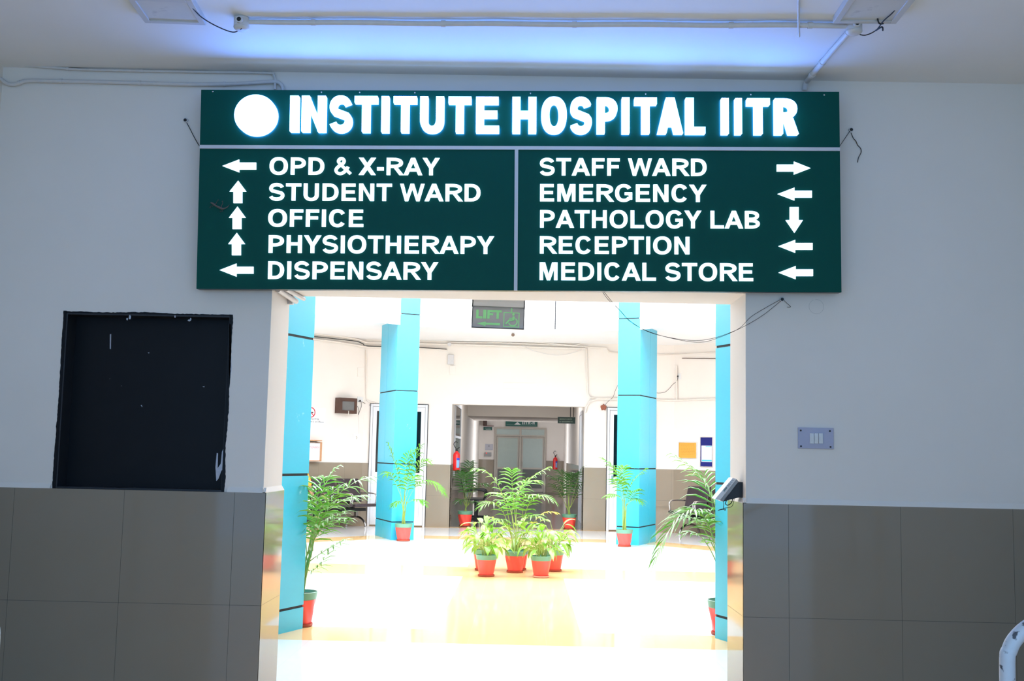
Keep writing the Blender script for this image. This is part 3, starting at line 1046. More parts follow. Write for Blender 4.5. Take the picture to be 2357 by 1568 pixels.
JL, JR = onZ(556, 54, ZC - .03), onZ(1966, 63, ZC - .03)
junction_box(JL.x, JL.y, 'round white junction box beside the left ceiling lamp')
junction_box(JR.x, JR.y, 'round white junction box beside the right ceiling lamp')
n_ = 24
pts = [(JL.x + .036 + (JR.x - .036 - JL.x - .036) * i / n_, JL.y + (JR.y - JL.y) * i / n_ + .004 * math.sin(i * 1.1), ZP - .003 * math.sin(math.pi * i / n_)) for i in range(n_ + 1)]
conduit('ceiling_conduit', pts, pr_, 'long straight white conduit running between the two ceiling junction boxes', (.11, .33, .55, .81, .94))
w1 = [(p[0], p[1] + .021 + .003 * math.sin(i * 2.3), ZC - .008 - .004 * abs(math.sin(i * 1.7))) for i, p in enumerate(pts)]
tag(MB().tube(smooth_path(w1, 3), .0035, 6).build('cable', CABLE, smooth=True), 'thin black cable tied along the long ceiling conduit', 'cable')
a, b = onZ(1953, 76, ZC - .02), onZ(1858, 188, ZC - .03)
dpts = [(a.x, a.y, ZC - .018), ((a.x + b.x) / 2, (a.y + b.y) / 2, ZC - .018), (b.x + .006, 5.90, ZC - .018), (b.x, 5.945, ZC - .03), (b.x - .002, 5.962, ZC - .06)]
conduit('ceiling_conduit', [tuple(p) for p in smooth_path(dpts, 5)], .0155, 'short white conduit from the right junction box back to the wall', (.55, .80))
q = [onZ(1838, y, ZC - .006) for y in (-6, 20, 44, 66)]
tag(MB().tube([(q[0].x, q[0].y, ZC - .008), (q[1].x, q[1].y, ZC - .008), (q[2].x, q[2].y, ZC - .04), (q[3].x + .002, q[3].y - .0, ZC - .045)], .006, 8).build('cable', PIPE, smooth=True), 'white cable stub crossing the conduit near the right lamp', 'cable')


def wire(pts, r, label, m=CABLE, cat='wire', n=6, nm='wire'):
    return tag(MB().tube(smooth_path(pts, n), r, 6).build(nm, m, smooth=True), label, cat)


Lp = [onZ(440, 14, ZC - .03), onZ(462, 38, ZC - .04), onZ(498, 60, ZC - .05), onZ(536, 74, ZC - .055), onZ(556, 66, ZC - .066)]
wire(Lp, .0028, 'thin black wire drooping from the left lamp to its junction box')
Rp = [onZ(1974, 78, ZC - .06), onZ(1992, 81, ZC - .05), onZ(2016, 70, ZC - .04), (onZ(2034, 48, ZC - .035)), onZ(2052, 32, ZC - .03), onZ(2064, 18, ZC - .02)]
wire(Rp, .0028, 'twisted black wire from the right lamp to its junction box')
wire([onZ(2016, 70, ZC - .04), onZ(2030, 62, ZC - .045), onZ(2032, 70, ZC - .05)], .004, 'loose taped wire end under the right lamp')
wire([onZ(2034, 54, ZC - .036), onZ(2024, 54, ZC - .035), onZ(2020, 44, ZC - .03)], .004, 'short taped wire tail beside the right lamp')

# wall conduits, upper left
P5 = lambda x, y, Y=D - .02: onY(x, y, Y)
up = [P5(-12, 139), P5(10, 145), P5(40, 149), P5(110, 155), P5(190, 160), P5(320, 163), P5(480, 166), P5(615, 168), P5(630, 173), P5(633, 186), P5(633, 206)]
conduit('wall_conduit', [tuple(p) for p in smooth_path(up, 4)], .007, 'thin grey conduit tucked under the ceiling at upper left', (.06, .25, .50, .93), bx_=.006)
wire([P5(38, 147), P5(90, 152), P5(140, 155.5), P5(180, 157), P5(240, 160.5), P5(320, 161.5), P5(480, 164)], .0028, 'black wire lying on the thin upper left conduit')
lo_ = [P5(-14, 168), P5(2, 182), P5(16, 192), P5(32, 194.5), P5(48, 190), P5(64, 186), P5(150, 187), P5(320, 191), P5(440, 194.5), P5(540, 193), P5(625, 188.5), P5(642, 191), P5(650, 200), P5(652, 214)]
conduit('wall_conduit', [tuple(p) for p in smooth_path(lo_, 4)], .0108, 'thicker grey conduit with a flexible bend at upper left', (.10, .24, .50, .78), bx_=.007)

# cable outlets beside and below the sign
def outlet(x, y, label):
    c = onY(x, y, D)
    t = root('cable_outlet', (c.x, D, c.z), label, 'cable outlet')
    MB().lathe([(.013, 0), (.013, .012), (.011, .014)], 18, (c.x, D, c.z), axis='y').build('sleeve', PIPE, t, smooth=True)
    MB().lathe([(.009, .0135), (.009, .0150)], 14, (c.x, D, c.z), axis='y').build('hole', BLACKPL, t)
    return c


outlet(428, 278, 'small round cable outlet in the wall left of the green board')
outlet(1958, 300, 'small dark cable outlet in the wall right of the green board')
outlet(1799, 690, 'small cable outlet in the wall below the green board at right')
wire([onY(430, 283, D - .012), onY(437, 296, D - .01), onY(444, 310, D - .01), onY(452, 325, D - .012), onY(459, 336, D - .04)], .0022, 'black wire from the left outlet to the edge of the green board')
wire([onY(1956, 302, D - .012), onY(1944, 320, D - .01), onY(1931, 339, D - .04)], .0018, 'black wire from the right outlet to the edge of the green board')
wire([onY(1959, 306, D - .013), onY(1964, 318, D - .01), onY(1970, 325, D - .009), onY(1974, 334, D - .008), onY(1981, 342, D - .008), onY(1982, 351, D - .008), onY(1976, 363, D - .008), onY(1974, 374, D - .006)], .0022, 'frayed black wire dangling from the outlet right of the green board')
CC = lambda pts, lab, dy=0: wire([onY(x, y, Y) for x, y, Y in pts], .0013, lab, n=5)
CC([(1386, 670, 5.93), (1400, 690, 5.93), (1424, 712, 5.93), (1448, 737, 5.93), (1490, 763, 5.93), (1545, 778, 5.94), (1600, 784, 5.94), (1645, 778, 5.95), (1695, 760, 5.96), (1730, 742, 5.965), (1760, 723, 5.968), (1785, 703, 5.968), (1797, 693, 5.968)], 'lower strand of black cable sagging across the top of the opening')
CC([(1389, 670, 5.935), (1408, 694, 5.935), (1432, 720, 5.935), (1455, 744, 5.935), (1500, 766, 5.94), (1560, 782, 5.945), (1612, 788, 5.95), (1650, 779, 5.955), (1700, 757, 5.962), (1728, 730, 5.968), (1765, 707, 5.97), (1796, 690, 5.97)], 'upper strand of black cable sagging across the top of the opening')
CC([(1803, 690, 5.968), (1810, 697, 5.968), (1818, 704, 5.968), (1819, 707, 5.968), (1812, 707, 5.968)], 'short grey wire loop beside the outlet below the board')
c = onY(1879, 706, D)
tag(MB().tube([(c.x + .040 * math.cos(k * math.pi / 24), D, c.z + .040 * math.sin(k * math.pi / 24)) for k in range(15, 62)], .0009, 5).build('wall_ring', mat('faint_ring_mark', (.55, .52, .48), .8, var=.1), smooth=False), 'faint round plaster mark on the wall below the right end of the board', 'wall mark')

# ------------------------------------------------------------------ attendance terminal on the right jamb
t = root('wall_terminal', (XR, 6.10, 1.2), 'slanted white and black attendance terminal on the right jamb of the opening', 'device')
X = lambda x, y: (lambda p: (p.x, p.z))(onY(x, y, 6.06))
fy = lambda u, v, h: (u, 6.05 + h, v)
MB().prism([X(1645, 1149), X(1686, 1100), X(1695, 1103), X(1657, 1152)], 0, .12, frame=fy).build('front_shell', WHITEPL, t, bevel=.003)
MB().prism([X(1657, 1152), X(1695, 1103), X(1700, 1109), X(1664, 1155)], .004, .116, frame=fy).build('body', GREYPL, t, bevel=.002)
MB().prism([X(1664, 1155), X(1700, 1110), X(1716, 1110), X(1716, 1146), X(1699, 1146)], .012, .108, frame=fy).build('bracket', BLACKPL, t)
bt = MB()
for i in range(4):
    for j in range(2):
        a = X(1676 + i * 3.2 - j * 8, 1118 - i * 4 + j * 9)
        bt.box((a[0] - .006, 6.046, a[1] - .0012), (a[0] + .006, 6.051, a[1] + .0012))
bt.build('keys', GREYPL, t)
MB().prism([X(1664, 1130), X(1671, 1121), X(1673, 1123), X(1666, 1132)], 0, .006, frame=lambda u, v, h: (u, 6.046 + h, v)).build('display', mat('lcd_green', (110, 140, 135), .2, var=.05), t)
for cx_, cy_ in ((1690.5, 1118), (1670, 1143)):
    sl = MB()
    for i in range(7):
        a, b = X(cx_ + i * 1.5 - 3, cy_ - i * 1.9 + 5), X(cx_ + i * 1.5 - .5, cy_ - i * 1.9 + 7)
        sl.tube([(a[0], 6.0535, a[1]), (b[0], 6.0535, b[1])], .0008, 5)
    sl.build('vent_slots', INK, t)
wire([onY(1666, 1154, 6.08), onY(1666, 1163, 6.08), onY(1665, 1171, 6.08), onY(1669, 1175, 6.08), onY(1670, 1172, 6.08), onY(1664, 1173, 6.08), onY(1652, 1175, 6.08)], .0018, 'thin black cable curling under the wall terminal')
wire([onY(1672, 1152, 6.09), onY(1670, 1160, 6.09), onY(1675, 1163, 6.09), onY(1683, 1158, 6.09), onY(1687, 1147, 6.09)], .0026, 'black cable loop hanging below the wall terminal')
wire([onY(1690, 1147, 6.1), onY(1688, 1158, 6.1), onY(1683, 1167, 6.1), onY(1668, 1170, 6.1), onY(1652, 1175, 6.1)], .0015, 'black cable tail from the terminal towards the turquoise column')

# ------------------------------------------------------------------ handrails
def handrail(x0, sgn, label, Y=2.9):
    t = root('handrail', (x0, Y, 0), label, 'handrail')
    pts = smooth_path([(x0, Y, 0), (x0, Y, .5), (x0, Y, .90), (x0 + sgn * .008, Y, .965), (x0 + sgn * .035, Y, 1.005), (x0 + sgn * .075, Y, 1.035), (x0 + sgn * .15, Y - .0, 1.08), (x0 + sgn * .5, Y - .0, 1.28), (x0 + sgn * 1.45, Y - .0, 1.40)], 6)
    MB().tube(pts, .0195, 16).build('rail', RAIL, t, smooth=True)
    MB().obox((x0 + sgn * .72, Y - .019, 1.08), (1.62, .006, .028), Matrix.Rotation(-sgn * math.radians(27), 3, 'Y')).build('flat_bar', RAIL, t, bevel=.001)
    MB().box((x0 + sgn * 1.40, Y - .02, 0), (x0 + sgn * 1.44, Y + .02, 1.40)).build('post', RAIL, t)
    MB().lathe([(.05, 0), (.05, .008), (.03, .012)], 20, (x0, Y, 0)).build('foot_plate', RAIL, t)


handrail(1.252, 1, 'grey painted tubular handrail curving up in the lower right corner')
handrail(-1.377, -1, 'grey painted tubular handrail just showing at the left frame edge')

# ------------------------------------------------------------------ lift sign hung behind the lintel
LY = 6.75
a, b, c = onY(1089, 684, LY), onY(1206, 688.5, LY), onY(1087, 752, LY)
lu = (b - a).normalized()
lv = (a - c)
lv = (lv - lu * lv.dot(lu)).normalized()
lo2 = (onY(1087, 752, LY) + onY(1204, 757.5, LY)) / 2
ln_ = lu.cross(lv)
t = root('lift_sign', lo2, 'grey hanging lift sign with green wheelchair symbol behind the lintel', 'sign')
t.matrix_world = Matrix(((lu.x, -ln_.x, lv.x, lo2.x), (lu.y, -ln_.y, lv.y, lo2.y), (lu.z, -ln_.z, lv.z, lo2.z), (0, 0, 0, 1)))


def lq(x, y, h=.0):
    p = onP(x, y, lo2 + ln_ * h, ln_) - lo2
    return (p.dot(lu), p.dot(lv))


LW, LH, LS = (b - a).length / 2, (a - c).length, .138
MB().box((-LW, -.016, LH * .70), (LW, .030, LH)).box((-LW, -.021, LH * .70), (LW, -.016, LH * .845)).build('housing', mat('lift_sign_aluminium', (.46, .46, .46), .4, metal=.2, var=.04), t, world=False, bevel=.002)
for x0 in (-LW - .006, LW):
    MB().box((x0, -.022, LH * .68), (x0 + .006, .034, LH * 1.02)).build('end_cap', BLACKPL, t, world=False)
MB().box((-LW, 0, 0), (LW, .006, LH * .72)).build('acrylic_panel', mat('smoky_acrylic', (.34, .35, .365), .12, var=.15, scale=12), t, world=False)
MB().box((-LW - .005, -.003, -.005), (LW + .005, .009, .0)).box((-LW - .005, -.003, 0), (-LW, .009, LH * .7)).box((LW, -.003, 0), (LW + .005, .009, LH * .7)).build('edge_frame', BLACKPL, t, world=False)
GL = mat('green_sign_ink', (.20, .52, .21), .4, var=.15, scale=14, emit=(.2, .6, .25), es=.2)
LZ = lambda X_, Y_: lq(1070 + X_ / 11.2, 660 + Y_ / 11.2, .001)
lf = lambda u, v, h: (u, -h, v)
mb = MB()
for ch, x0, x1, y0, y1 in (('L', 295, 450, 592, 820), ('I', 476, 548, 597, 825), ('F', 582, 740, 602, 830), ('T', 752, 942, 605, 836)):
    (u0, v1), (u1, v0) = LZ(x0, y0), LZ(x1, y1)
    H = v1 - v0
    for pc in glyph(ch, (u1 - u0) / H, .29, .245):
        mb.prism([(u0 + p * H, v0 + q * H) for p, q in pc], 0, .0015, frame=lf)
mb.build('lettering', GL, t, world=False)
mb = MB()
for pl in ([(315, 946), (538, 898), (530, 1018)], [(536, 928), (908, 940), (900, 1000), (534, 982)]):
    mb.prism([LZ(*p) for p in pl], 0, .0015, frame=lf)
mb.build('arrow', GL, t, world=False)
mb = MB()
fr_ = [(1000, 655), (1412, 672), (1396, 1052), (988, 1040)]
fi_ = [(1022, 678), (1390, 694), (1375, 1030), (1012, 1018)]
for i in range(4):
    j = (i + 1) % 4
    mb.prism([LZ(*fr_[i]), LZ(*fr_[j]), LZ(*fi_[j]), LZ(*fi_[i])], 0, .0015, frame=lf)
mb.prism([LZ(1206, 545), LZ(1238, 592), LZ(1176, 590)], 0, .0015, frame=lf).prism([LZ(1190, 590), LZ(1222, 592), LZ(1218, 665), LZ(1186, 664)], 0, .0015, frame=lf)
mb.build('symbol_frame', GL, t, world=False)
mb = MB()
mb.prism([LZ(1252 + 34 * math.cos(k * .3927), 720 + 32 * math.sin(k * .3927)) for k in range(16)], 0, .0015, frame=lf)
mb.prism([LZ(*p) for p in ((1226, 765), (1286, 768), (1290, 800), (1274, 880), (1222, 884), (1222, 810))], 0, .0015, frame=lf)
mb.prism([LZ(*p) for p in ((1144, 802), (1226, 806), (1226, 830), (1142, 826))], 0, .0015, frame=lf)
mb.prism([LZ(*p) for p in ((1130, 846), (1224, 848), (1262, 884), (1150, 884), (1074, 966), (1036, 950))], 0, .0015, frame=lf)
for pc in stroke([(1300, 830)] + [(1236 + 110 * math.cos(math.radians(a_)), 906 + 104 * math.sin(math.radians(a_))) for a_ in range(-38, 175, 12)], 30):
    mb.prism([LZ(*p) for p in pc], 0, .0015, frame=lf)
mb.build('wheelchair_symbol', GL, t, world=False)
for x in (1117, 1179):
    u, v = lq(x, 686)
    MB().tube([(u, .008, LH), (u, .008, LH + 1.22)], .004, 8).build('hanger_rod', BLACKPL, t, world=False)
q = [LZ(215, 330), LZ(165, 360), LZ(150, 420), LZ(170, 490), LZ(205, 530)]
MB().tube(smooth_path([(u, .0, v) for u, v in q], 4), .0018, 6).build('lead', CABLE, t, smooth=True, world=False)

# little lamp-like fixture and conduit stub in the corner of the opening
t = root('corner_conduit', onY(655, 672, 6.1), 'two cream conduits crossing the top left corner of the opening', 'pipe')
g0, g1 = Vector((XL + .03, D + .02, ZT - .035)), Vector((XL + .06, DI + .06, ZT - .03))
MB().tube([Vector((XL + .02, D + .05, ZT - .02)), Vector((XL + .045, DI - .03, ZT - .035))], .016, 12).build('pipe', PIPE, t, smooth=True)
MB().tube([Vector((XL + .055, D + .1, ZT - .012)), Vector((XL + .085, DI - .0, ZT - .016))], .012, 12).build('pipe', PIPE, t, smooth=True)
MB().box((XL + .0, DI - .06, ZT - .055), (XL + .03, DI - .02, ZT)).build('clamp', PIPE, t)
# ------------------------------------------------------------------ potted plants
def pot(t, style, k=1.0, saucer=SAUCER):
    """green-rimmed red pot on a saucer, local to t"""
    mod = None
    if style == 'spiral':
        mod = lambda a, z: .034 * math.sin(7 * a + 26 * z / k)
    prof = [(.083, .014), (.087, .03)]
    nz = 18
    for i in range(nz + 1):
        f = i / nz
        r = .087 + .029 * f
        z = .03 + .165 * f
        if style == 'ring':
            r += .0016 * math.sin(f * 2 * math.pi * 9)
        prof.append((r, z))
    prof = [(r * k, z * k) for r, z in prof]
    MB().lathe([(.085 * k, 0), (.098 * k, .004 * k), (.100 * k, .022 * k), (.094 * k, .022 * k), (.090 * k, .010 * k)], 36).build('saucer', saucer, t, smooth=True, world=False)
    MB().lathe(prof, 56, mod=mod).build('pot_body', RED, t, smooth=True, world=False)
    rim = [(.1155, .195), (.119, .198), (.126, .243), (.127, .248), (.122, .250), (.114, .226), (.05, .224)]
    MB().lathe([(r * k, z * k) for r, z in rim], 48).build('rim', GREENR, t, smooth=True, world=False)
    MB().lathe([(.112 * k, .20 * k), (.112 * k, .2265 * k), (.04 * k, .2285 * k)], 28).build('soil', SOIL, t, smooth=True, world=False)


def frond_mesh(base, mid, tip, rnd, leaf=.2, pairs=22, start=.25, wid=.016, droop=.6):
    """arching stalk with two rows of narrow leaflets"""
    base, mid, tip = Vector(base), Vector(mid), Vector(tip)
    C1 = mid * 2 - (base + tip) * .5
    B = lambda s: base * (1 - s) ** 2 + C1 * 2 * s * (1 - s) + tip * s * s
    L = (mid - base).length + (tip - mid).length
    pairs = max(6, int(pairs * .58))
    leaf *= 1.12
    mb = MB()
    st = [B(i / 14) for i in range(15)]
    mb.tube(st, [max(.0010, .0048 * (1 - i / 15)) for i in range(15)], 6, mi=1)
    for i in range(pairs):
        s = start + (1 - start) * (i + .5) / pairs
        p = B(s)
        tg = (B(min(1, s + .02)) - B(s - .02)).normalized()
        side = tg.cross(Vector((0, 0, 1)))
        if side.length < .15:
            side = Vector((1, 0, 0)) - tg * tg.x
        side.normalize()
        up = side.cross(tg).normalized()
        g = (s - start) / (1 - start)
        ln = leaf * (.55 + .9 * math.sin(math.pi * min(1, g * .85 + .12))) * .75 * rnd.uniform(.85, 1.12)
        fw = .45 + .75 * g
        for sg in (-1, 1):
            d = (side * sg * rnd.uniform(.85, 1.05) + tg * fw + up * rnd.uniform(.12, .38)).normalized()
            q = [p]
            cur = p
            for k in range(1, 5):
                dd = (d + Vector((0, 0, -droop * rnd.uniform(.7, 1.3) * (k / 4) ** 1.4 * 1.6))).normalized()
                cur = cur + dd * ln / 4
                q.append(cur)
            nrm = d.cross(tg).normalized()
            wv = nrm.cross(d).normalized()
            ws = [wid * .35, wid * .95, wid, wid * .62, .0006]
            vs = []
            for c_, w2 in zip(q, ws):
                vs += [c_ - wv * w2 / 2 + nrm * w2 * .18, c_ - nrm * w2 * .05, c_ + wv * w2 / 2 + nrm * w2 * .18]
            fs = []
            for k in range(4):
                fs += [(3 * k, 3 * k + 1, 3 * k + 4, 3 * k + 3), (3 * k + 1, 3 * k + 2, 3 * k + 5, 3 * k + 4)]
            mb.add(vs, fs, 0)
    return mb


def palm(loc, label, style, stems, fronds, k=1.0, leafm=FROND, seed=1, wid=.019, dens=1.0, saucer=SAUCER, group='potted palms in the hall'):
    """stems: (x, y, z) tips from the soil; fronds: (stem index, (mid), (tip), leaf length, pairs[, material])"""
    rnd = random.Random(seed)
    t = root('potted_palm', loc, label, 'potted plant', group)
    pot(t, style, k, saucer)
    bases = []
    for i, s in enumerate(stems):
        a = 2 * math.pi * i / max(1, len(stems)) + seed
        b = Vector((.022 * k * math.cos(a), .022 * k * math.sin(a), .224 * k))
        tip = Vector(s)
        m = (b + tip) / 2 + Vector((0, 0, .02))
        bases.append(tip)
        MB().tube(smooth_path([b, m, tip], 4), [.011 - .0006 * j for j in range(9)], 8).build('stem', STEMG, t, smooth=True, world=False)
    for f in fronds:
        si, mid, tip, lf_, pr2 = f[:5]
        m = f[5] if len(f) > 5 else leafm
        b = bases[si] - Vector((0, 0, .03))
        frond_mesh(b, mid, tip, rnd, lf_, int(pr2 * dens), wid=wid).build('frond', [m, STEMG], t, world=False, smooth=True)
    return t


def pf(loc, dy=0.):
    """local metres from a pixel, on the upright plane through the plant"""
    L = Vector(loc)
    return lambda x, y, d=0.: onY(x, y, L.y + d) - L


CP = Vector((-.09, 13.555, 0))
q = pf(CP)
palm(CP, 'tall palm in a spiral red pot at the centre of the pot cluster', 'spiral',
     [q(1177, 1232), q(1190, 1225, .03), q(1200, 1228, -.03), q(1184, 1215, .05), q(1208, 1236, .02)],
     [(0, q(1148, 1120, -.15), q(1092, 1080, -.2), .20, 18), (3, q(1190, 1140, .0), q(1262, 1076, -.05), .24, 26), (1, q(1180, 1130, .1), q(1178, 1083, .12), .2, 18),
      (2, q(1225, 1150, -.2), q(1276, 1154, -.3), .2, 20), (0, q(1148, 1165, -.25), q(1108, 1166, -.4), .2, 18), (1, q(1196, 1130, .25), q(1240, 1110, .4), .22, 20),
      (3, q(1165, 1150, .25), q(1130, 1135, .45), .2, 18), (4, q(1240, 1190, -.1), q(1282, 1180, -.1), .13, 12, FRONDY), (2, q(1215, 1190, -.35), q(1250, 1195, -.5), .17, 15),
      (0, q(1160, 1200, -.2), q(1135, 1200, -.35), .15, 14), (4, q(1205, 1160, -.15), q(1228, 1140, -.35), .19, 18)], 1.04, seed=3)

LCP = Vector((-1.957, 18.02, 0))
LCP = onZ(928, 1245.5)
q = pf(LCP)
palm(LCP, 'slender palm in a spiral red pot before the turquoise column left of the doorway', 'spiral',
     [q(930, 1160), q(924, 1150, -.03), q(936, 1155, .02), q(932, 1130)],
     [(1, q(915, 1090, -.05), q(893, 1022, -.1), .25, 22), (3, q(945, 1080), q(968, 1026, -.05), .25, 20), (2, q(975, 1108, -.1), q(1022, 1135, -.2), .26, 22), (0, q(960, 1080, -.1), q(985, 1062, -.15), .24, 20),
      (0, q(905, 1100, -.15), q(890, 1092, -.25), .2, 14), (3, q(935, 1070, .05), q(948, 1040, .1), .25, 18), (2, q(960, 1150, -.1), q(978, 1160, -.15), .18, 14), (1, q(915, 1155, -.1), q(905, 1165, -.15), .14, 10),
      (0, q(940, 1110, -.15), q(955, 1098, -.3), .22, 18)], 1.12, seed=5, wid=.026)
RCP = onZ(1437, 1258.5)
q = pf(RCP)
palm(RCP, 'slender palm in a spiral red pot before the turquoise column right of the doorway', 'spiral',
     [q(1437, 1165), q(1434, 1150, -.03), q(1442, 1160, .02), q(1436, 1135)],
     [(3, q(1424, 1095, -.05), q(1388, 1056, -.1), .24, 22), (0, q(1450, 1120, -.05), q(1486, 1080, -.1), .2, 20), (1, q(1418, 1140, -.1), q(1396, 1143, -.2), .16, 14), (2, q(1460, 1150, -.1), q(1474, 1156, -.15), .18, 14),
      (3, q(1432, 1100, .05), q(1436, 1075, .1), .2, 16), (2, q(1455, 1140, -.15), q(1468, 1128, -.2), .2, 16), (1, q(1428, 1120, -.1), q(1420, 1105, -.2), .2, 14)], 1.08, seed=8, wid=.026)
# the two beside the near columns
NLP = onZ(688, 1441)
q = pf(NLP)
palm(NLP, 'big palm in a spiral red pot half hidden behind the near left turquoise column', 'spiral',
     [q(708, 1300), q(712, 1285, .02), q(716, 1275, -.02), q(708, 1270, .04), q(720, 1260)],
     [(1, q(735, 1150, .1), q(778, 1075, .15), .20, 20), (2, q(760, 1160, -.1), q(850, 1098, -.15), .25, 28), (4, q(750, 1180, -.1), q(838, 1140, -.1), .22, 24), (0, q(720, 1170, -.05), q(712, 1120, -.2), .22, 20),
      (3, q(750, 1205, .05), q(800, 1196, -.1), .16, 18), (4, q(735, 1225, -.1), q(795, 1176, -.2), .2, 22), (2, q(730, 1150, .15), q(745, 1100, .3), .22, 20), (1, q(745, 1270, .0), q(795, 1242, -.05), .17, 12),
      (0, q(725, 1310, -.02), q(760, 1270, -.05), .15, 9), (3, q(722, 1200, .1), q(735, 1150, .3), .2, 18), (0, q(700, 1200, .05), q(690, 1150, .2), .2, 16), (4, q(735, 1180, -.2), q(780, 1120, -.3), .22, 22)], 1.12, seed=11, wid=.021, dens=.74)
NRP = onZ(1668, 1461)
q = pf(NRP)
palm(NRP, 'big palm in a red pot half hidden behind the near right turquoise column', 'spiral',
     [q(1650, 1290), q(1654, 1280, .02), q(1648, 1270, -.03), q(1656, 1260, .03)],
     [(3, q(1636, 1140, .1), q(1552, 1047, .1), .25, 26), (2, q(1610, 1180, -.1), q(1545, 1205, -.2), .22, 20), (1, q(1580, 1190, -.1), q(1506, 1292, -.15), .25, 30), (0, q(1612, 1235, -.05), q(1570, 1230, -.1), .13, 12),
      (3, q(1640, 1160, .2), q(1620, 1090, .35), .25, 22), (2, q(1622, 1190, -.2), q(1580, 1176, -.35), .2, 20), (1, q(1640, 1230, -.1), q(1620, 1195, -.25), .18, 16), (0, q(1670, 1190, .1), q(1690, 1120, .2), .2, 16)], 1.12, seed=14, wid=.020, dens=.85)
# corridor pair
CLP = onZ(1070, 1212)
q = pf(CLP)
palm(CLP, 'dark green palm in a red pot at the left side of the far doorway', 'spiral',
     [q(1073, 1165), q(1070, 1160, .03), q(1078, 1160, -.02)],
     [(0, q(1076, 1110), q(1082, 1064, -.05), .26, 22), (1, q(1065, 1110, -.1), q(1060, 1085, -.2), .24, 20), (2, q(1095, 1120, -.1), q(1120, 1118, -.2), .26, 20), (0, q(1088, 1100, .1), q(1098, 1080, .2), .25, 20),
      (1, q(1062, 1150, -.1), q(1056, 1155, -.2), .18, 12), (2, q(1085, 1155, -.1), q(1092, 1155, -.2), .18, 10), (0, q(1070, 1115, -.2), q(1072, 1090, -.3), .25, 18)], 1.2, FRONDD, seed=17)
CRP = onZ(1310, 1218)
q = pf(CRP)
palm(CRP, 'dark green palm in a red pot at the right side of the far doorway', 'spiral',
     [q(1308, 1175), q(1304, 1165, .03), q(1313, 1165, -.02), q(1309, 1150)],
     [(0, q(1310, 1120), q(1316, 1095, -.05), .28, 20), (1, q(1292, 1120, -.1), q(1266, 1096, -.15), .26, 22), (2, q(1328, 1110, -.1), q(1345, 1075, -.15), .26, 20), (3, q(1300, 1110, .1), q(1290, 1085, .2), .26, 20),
      (3, q(1318, 1105, .1), q(1325, 1090, .2), .26, 18), (1, q(1288, 1135, -.1), q(1270, 1115, -.2), .2, 16), (2, q(1330, 1135, -.1), q(1346, 1110, -.2), .22, 16)], 1.15, FRONDD, seed=19)


def leaf_blade(mb, base, direction, up, ln, wd, droop, rnd, mi=0):
    d = Vector(direction).normalized()
    side = d.cross(Vector(up)).normalized()
    n = 7
    cur = Vector(base)
    vs = []
    for i in range(n + 1):
        f = i / n
        w2 = wd * (math.sin(math.pi * min(1, f ** .75 * .97 + .03)) * .96 + .03) / 2
        nr = side.cross(d).normalized()
        vs += [cur - side * w2 + nr * w2 * .35, cur, cur + side * w2 + nr * w2 * .35]
        d = (d + Vector((0, 0, -droop / n * (1 + 1.5 * f)))).normalized()
        cur = cur + d * ln / n
    fs = []
    for k in range(n):
        fs += [(3 * k, 3 * k + 1, 3 * k + 4, 3 * k + 3), (3 * k + 1, 3 * k + 2, 3 * k + 5, 3 * k + 4)]
    mb.add(vs, fs, mi)


def lily(loc, label, k, seed, nleaf=34, saucer=SAUCER):
    rnd = random.Random(seed)
    t = root('potted_lily', loc, label, 'potted plant', 'leafy green pot plants clustered round the central palm')
    pot(t, 'ring', k, saucer)
    lv, st = MB(), MB()
    for i in range(nleaf):
        a = rnd.uniform(0, 2 * math.pi)
        f = (i + .5) / nleaf
        reach = .05 + .15 * rnd.random() ** .8
        zt = .30 + .36 * f * (1 - .4 * reach / .2) + rnd.uniform(-.03, .03)
        b = Vector((rnd.uniform(-.06, .06), rnd.uniform(-.06, .06), .226 * k))
        tip = Vector((reach * math.cos(a), reach * math.sin(a), zt))
        m = (b + tip) / 2 + Vector((-.01 * math.cos(a), -.01 * math.sin(a), .04))
        st.tube(smooth_path([b, m, tip], 3), .0028, 5)
        el = rnd.uniform(.0, 1.1) if f > .35 else rnd.uniform(-.5, .5)
        d = (math.cos(a) * math.cos(el), math.sin(a) * math.cos(el), math.sin(el))
        leaf_blade(lv, tip, d, (0, 0, 1), rnd.uniform(.15, .25), rnd.uniform(.06, .085), rnd.uniform(.4, 1.6), rnd)
    lv.build('foliage', LILY, t, smooth=True, world=False)
    st.build('stems', STEMG, t, smooth=True, world=False)


PALE = mat('pale_worn_saucer', (205, 150, 130), .7, var=.2, scale=30)
lily(onZ(1119, 1327), 'leafy plant in a ribbed red pot at the front left of the cluster', 1.0, 21)
lily(onZ(1245, 1329), 'leafy plant in a ribbed red pot on a pale saucer, front right of the cluster', 1.0, 23, saucer=PALE)
lily(onZ(1274, 1315), 'leafy plant in a ribbed red pot behind the front right one of the cluster', 1.03, 26)
lily(onZ(1111, 1313), 'leafy plant in a ribbed red pot behind the front left one of the cluster', 1.0, 29, 34)
lily(onZ(1193, 1312), 'leafy plant in a red pot hidden behind the central palm pot', 1.0, 31, 34)


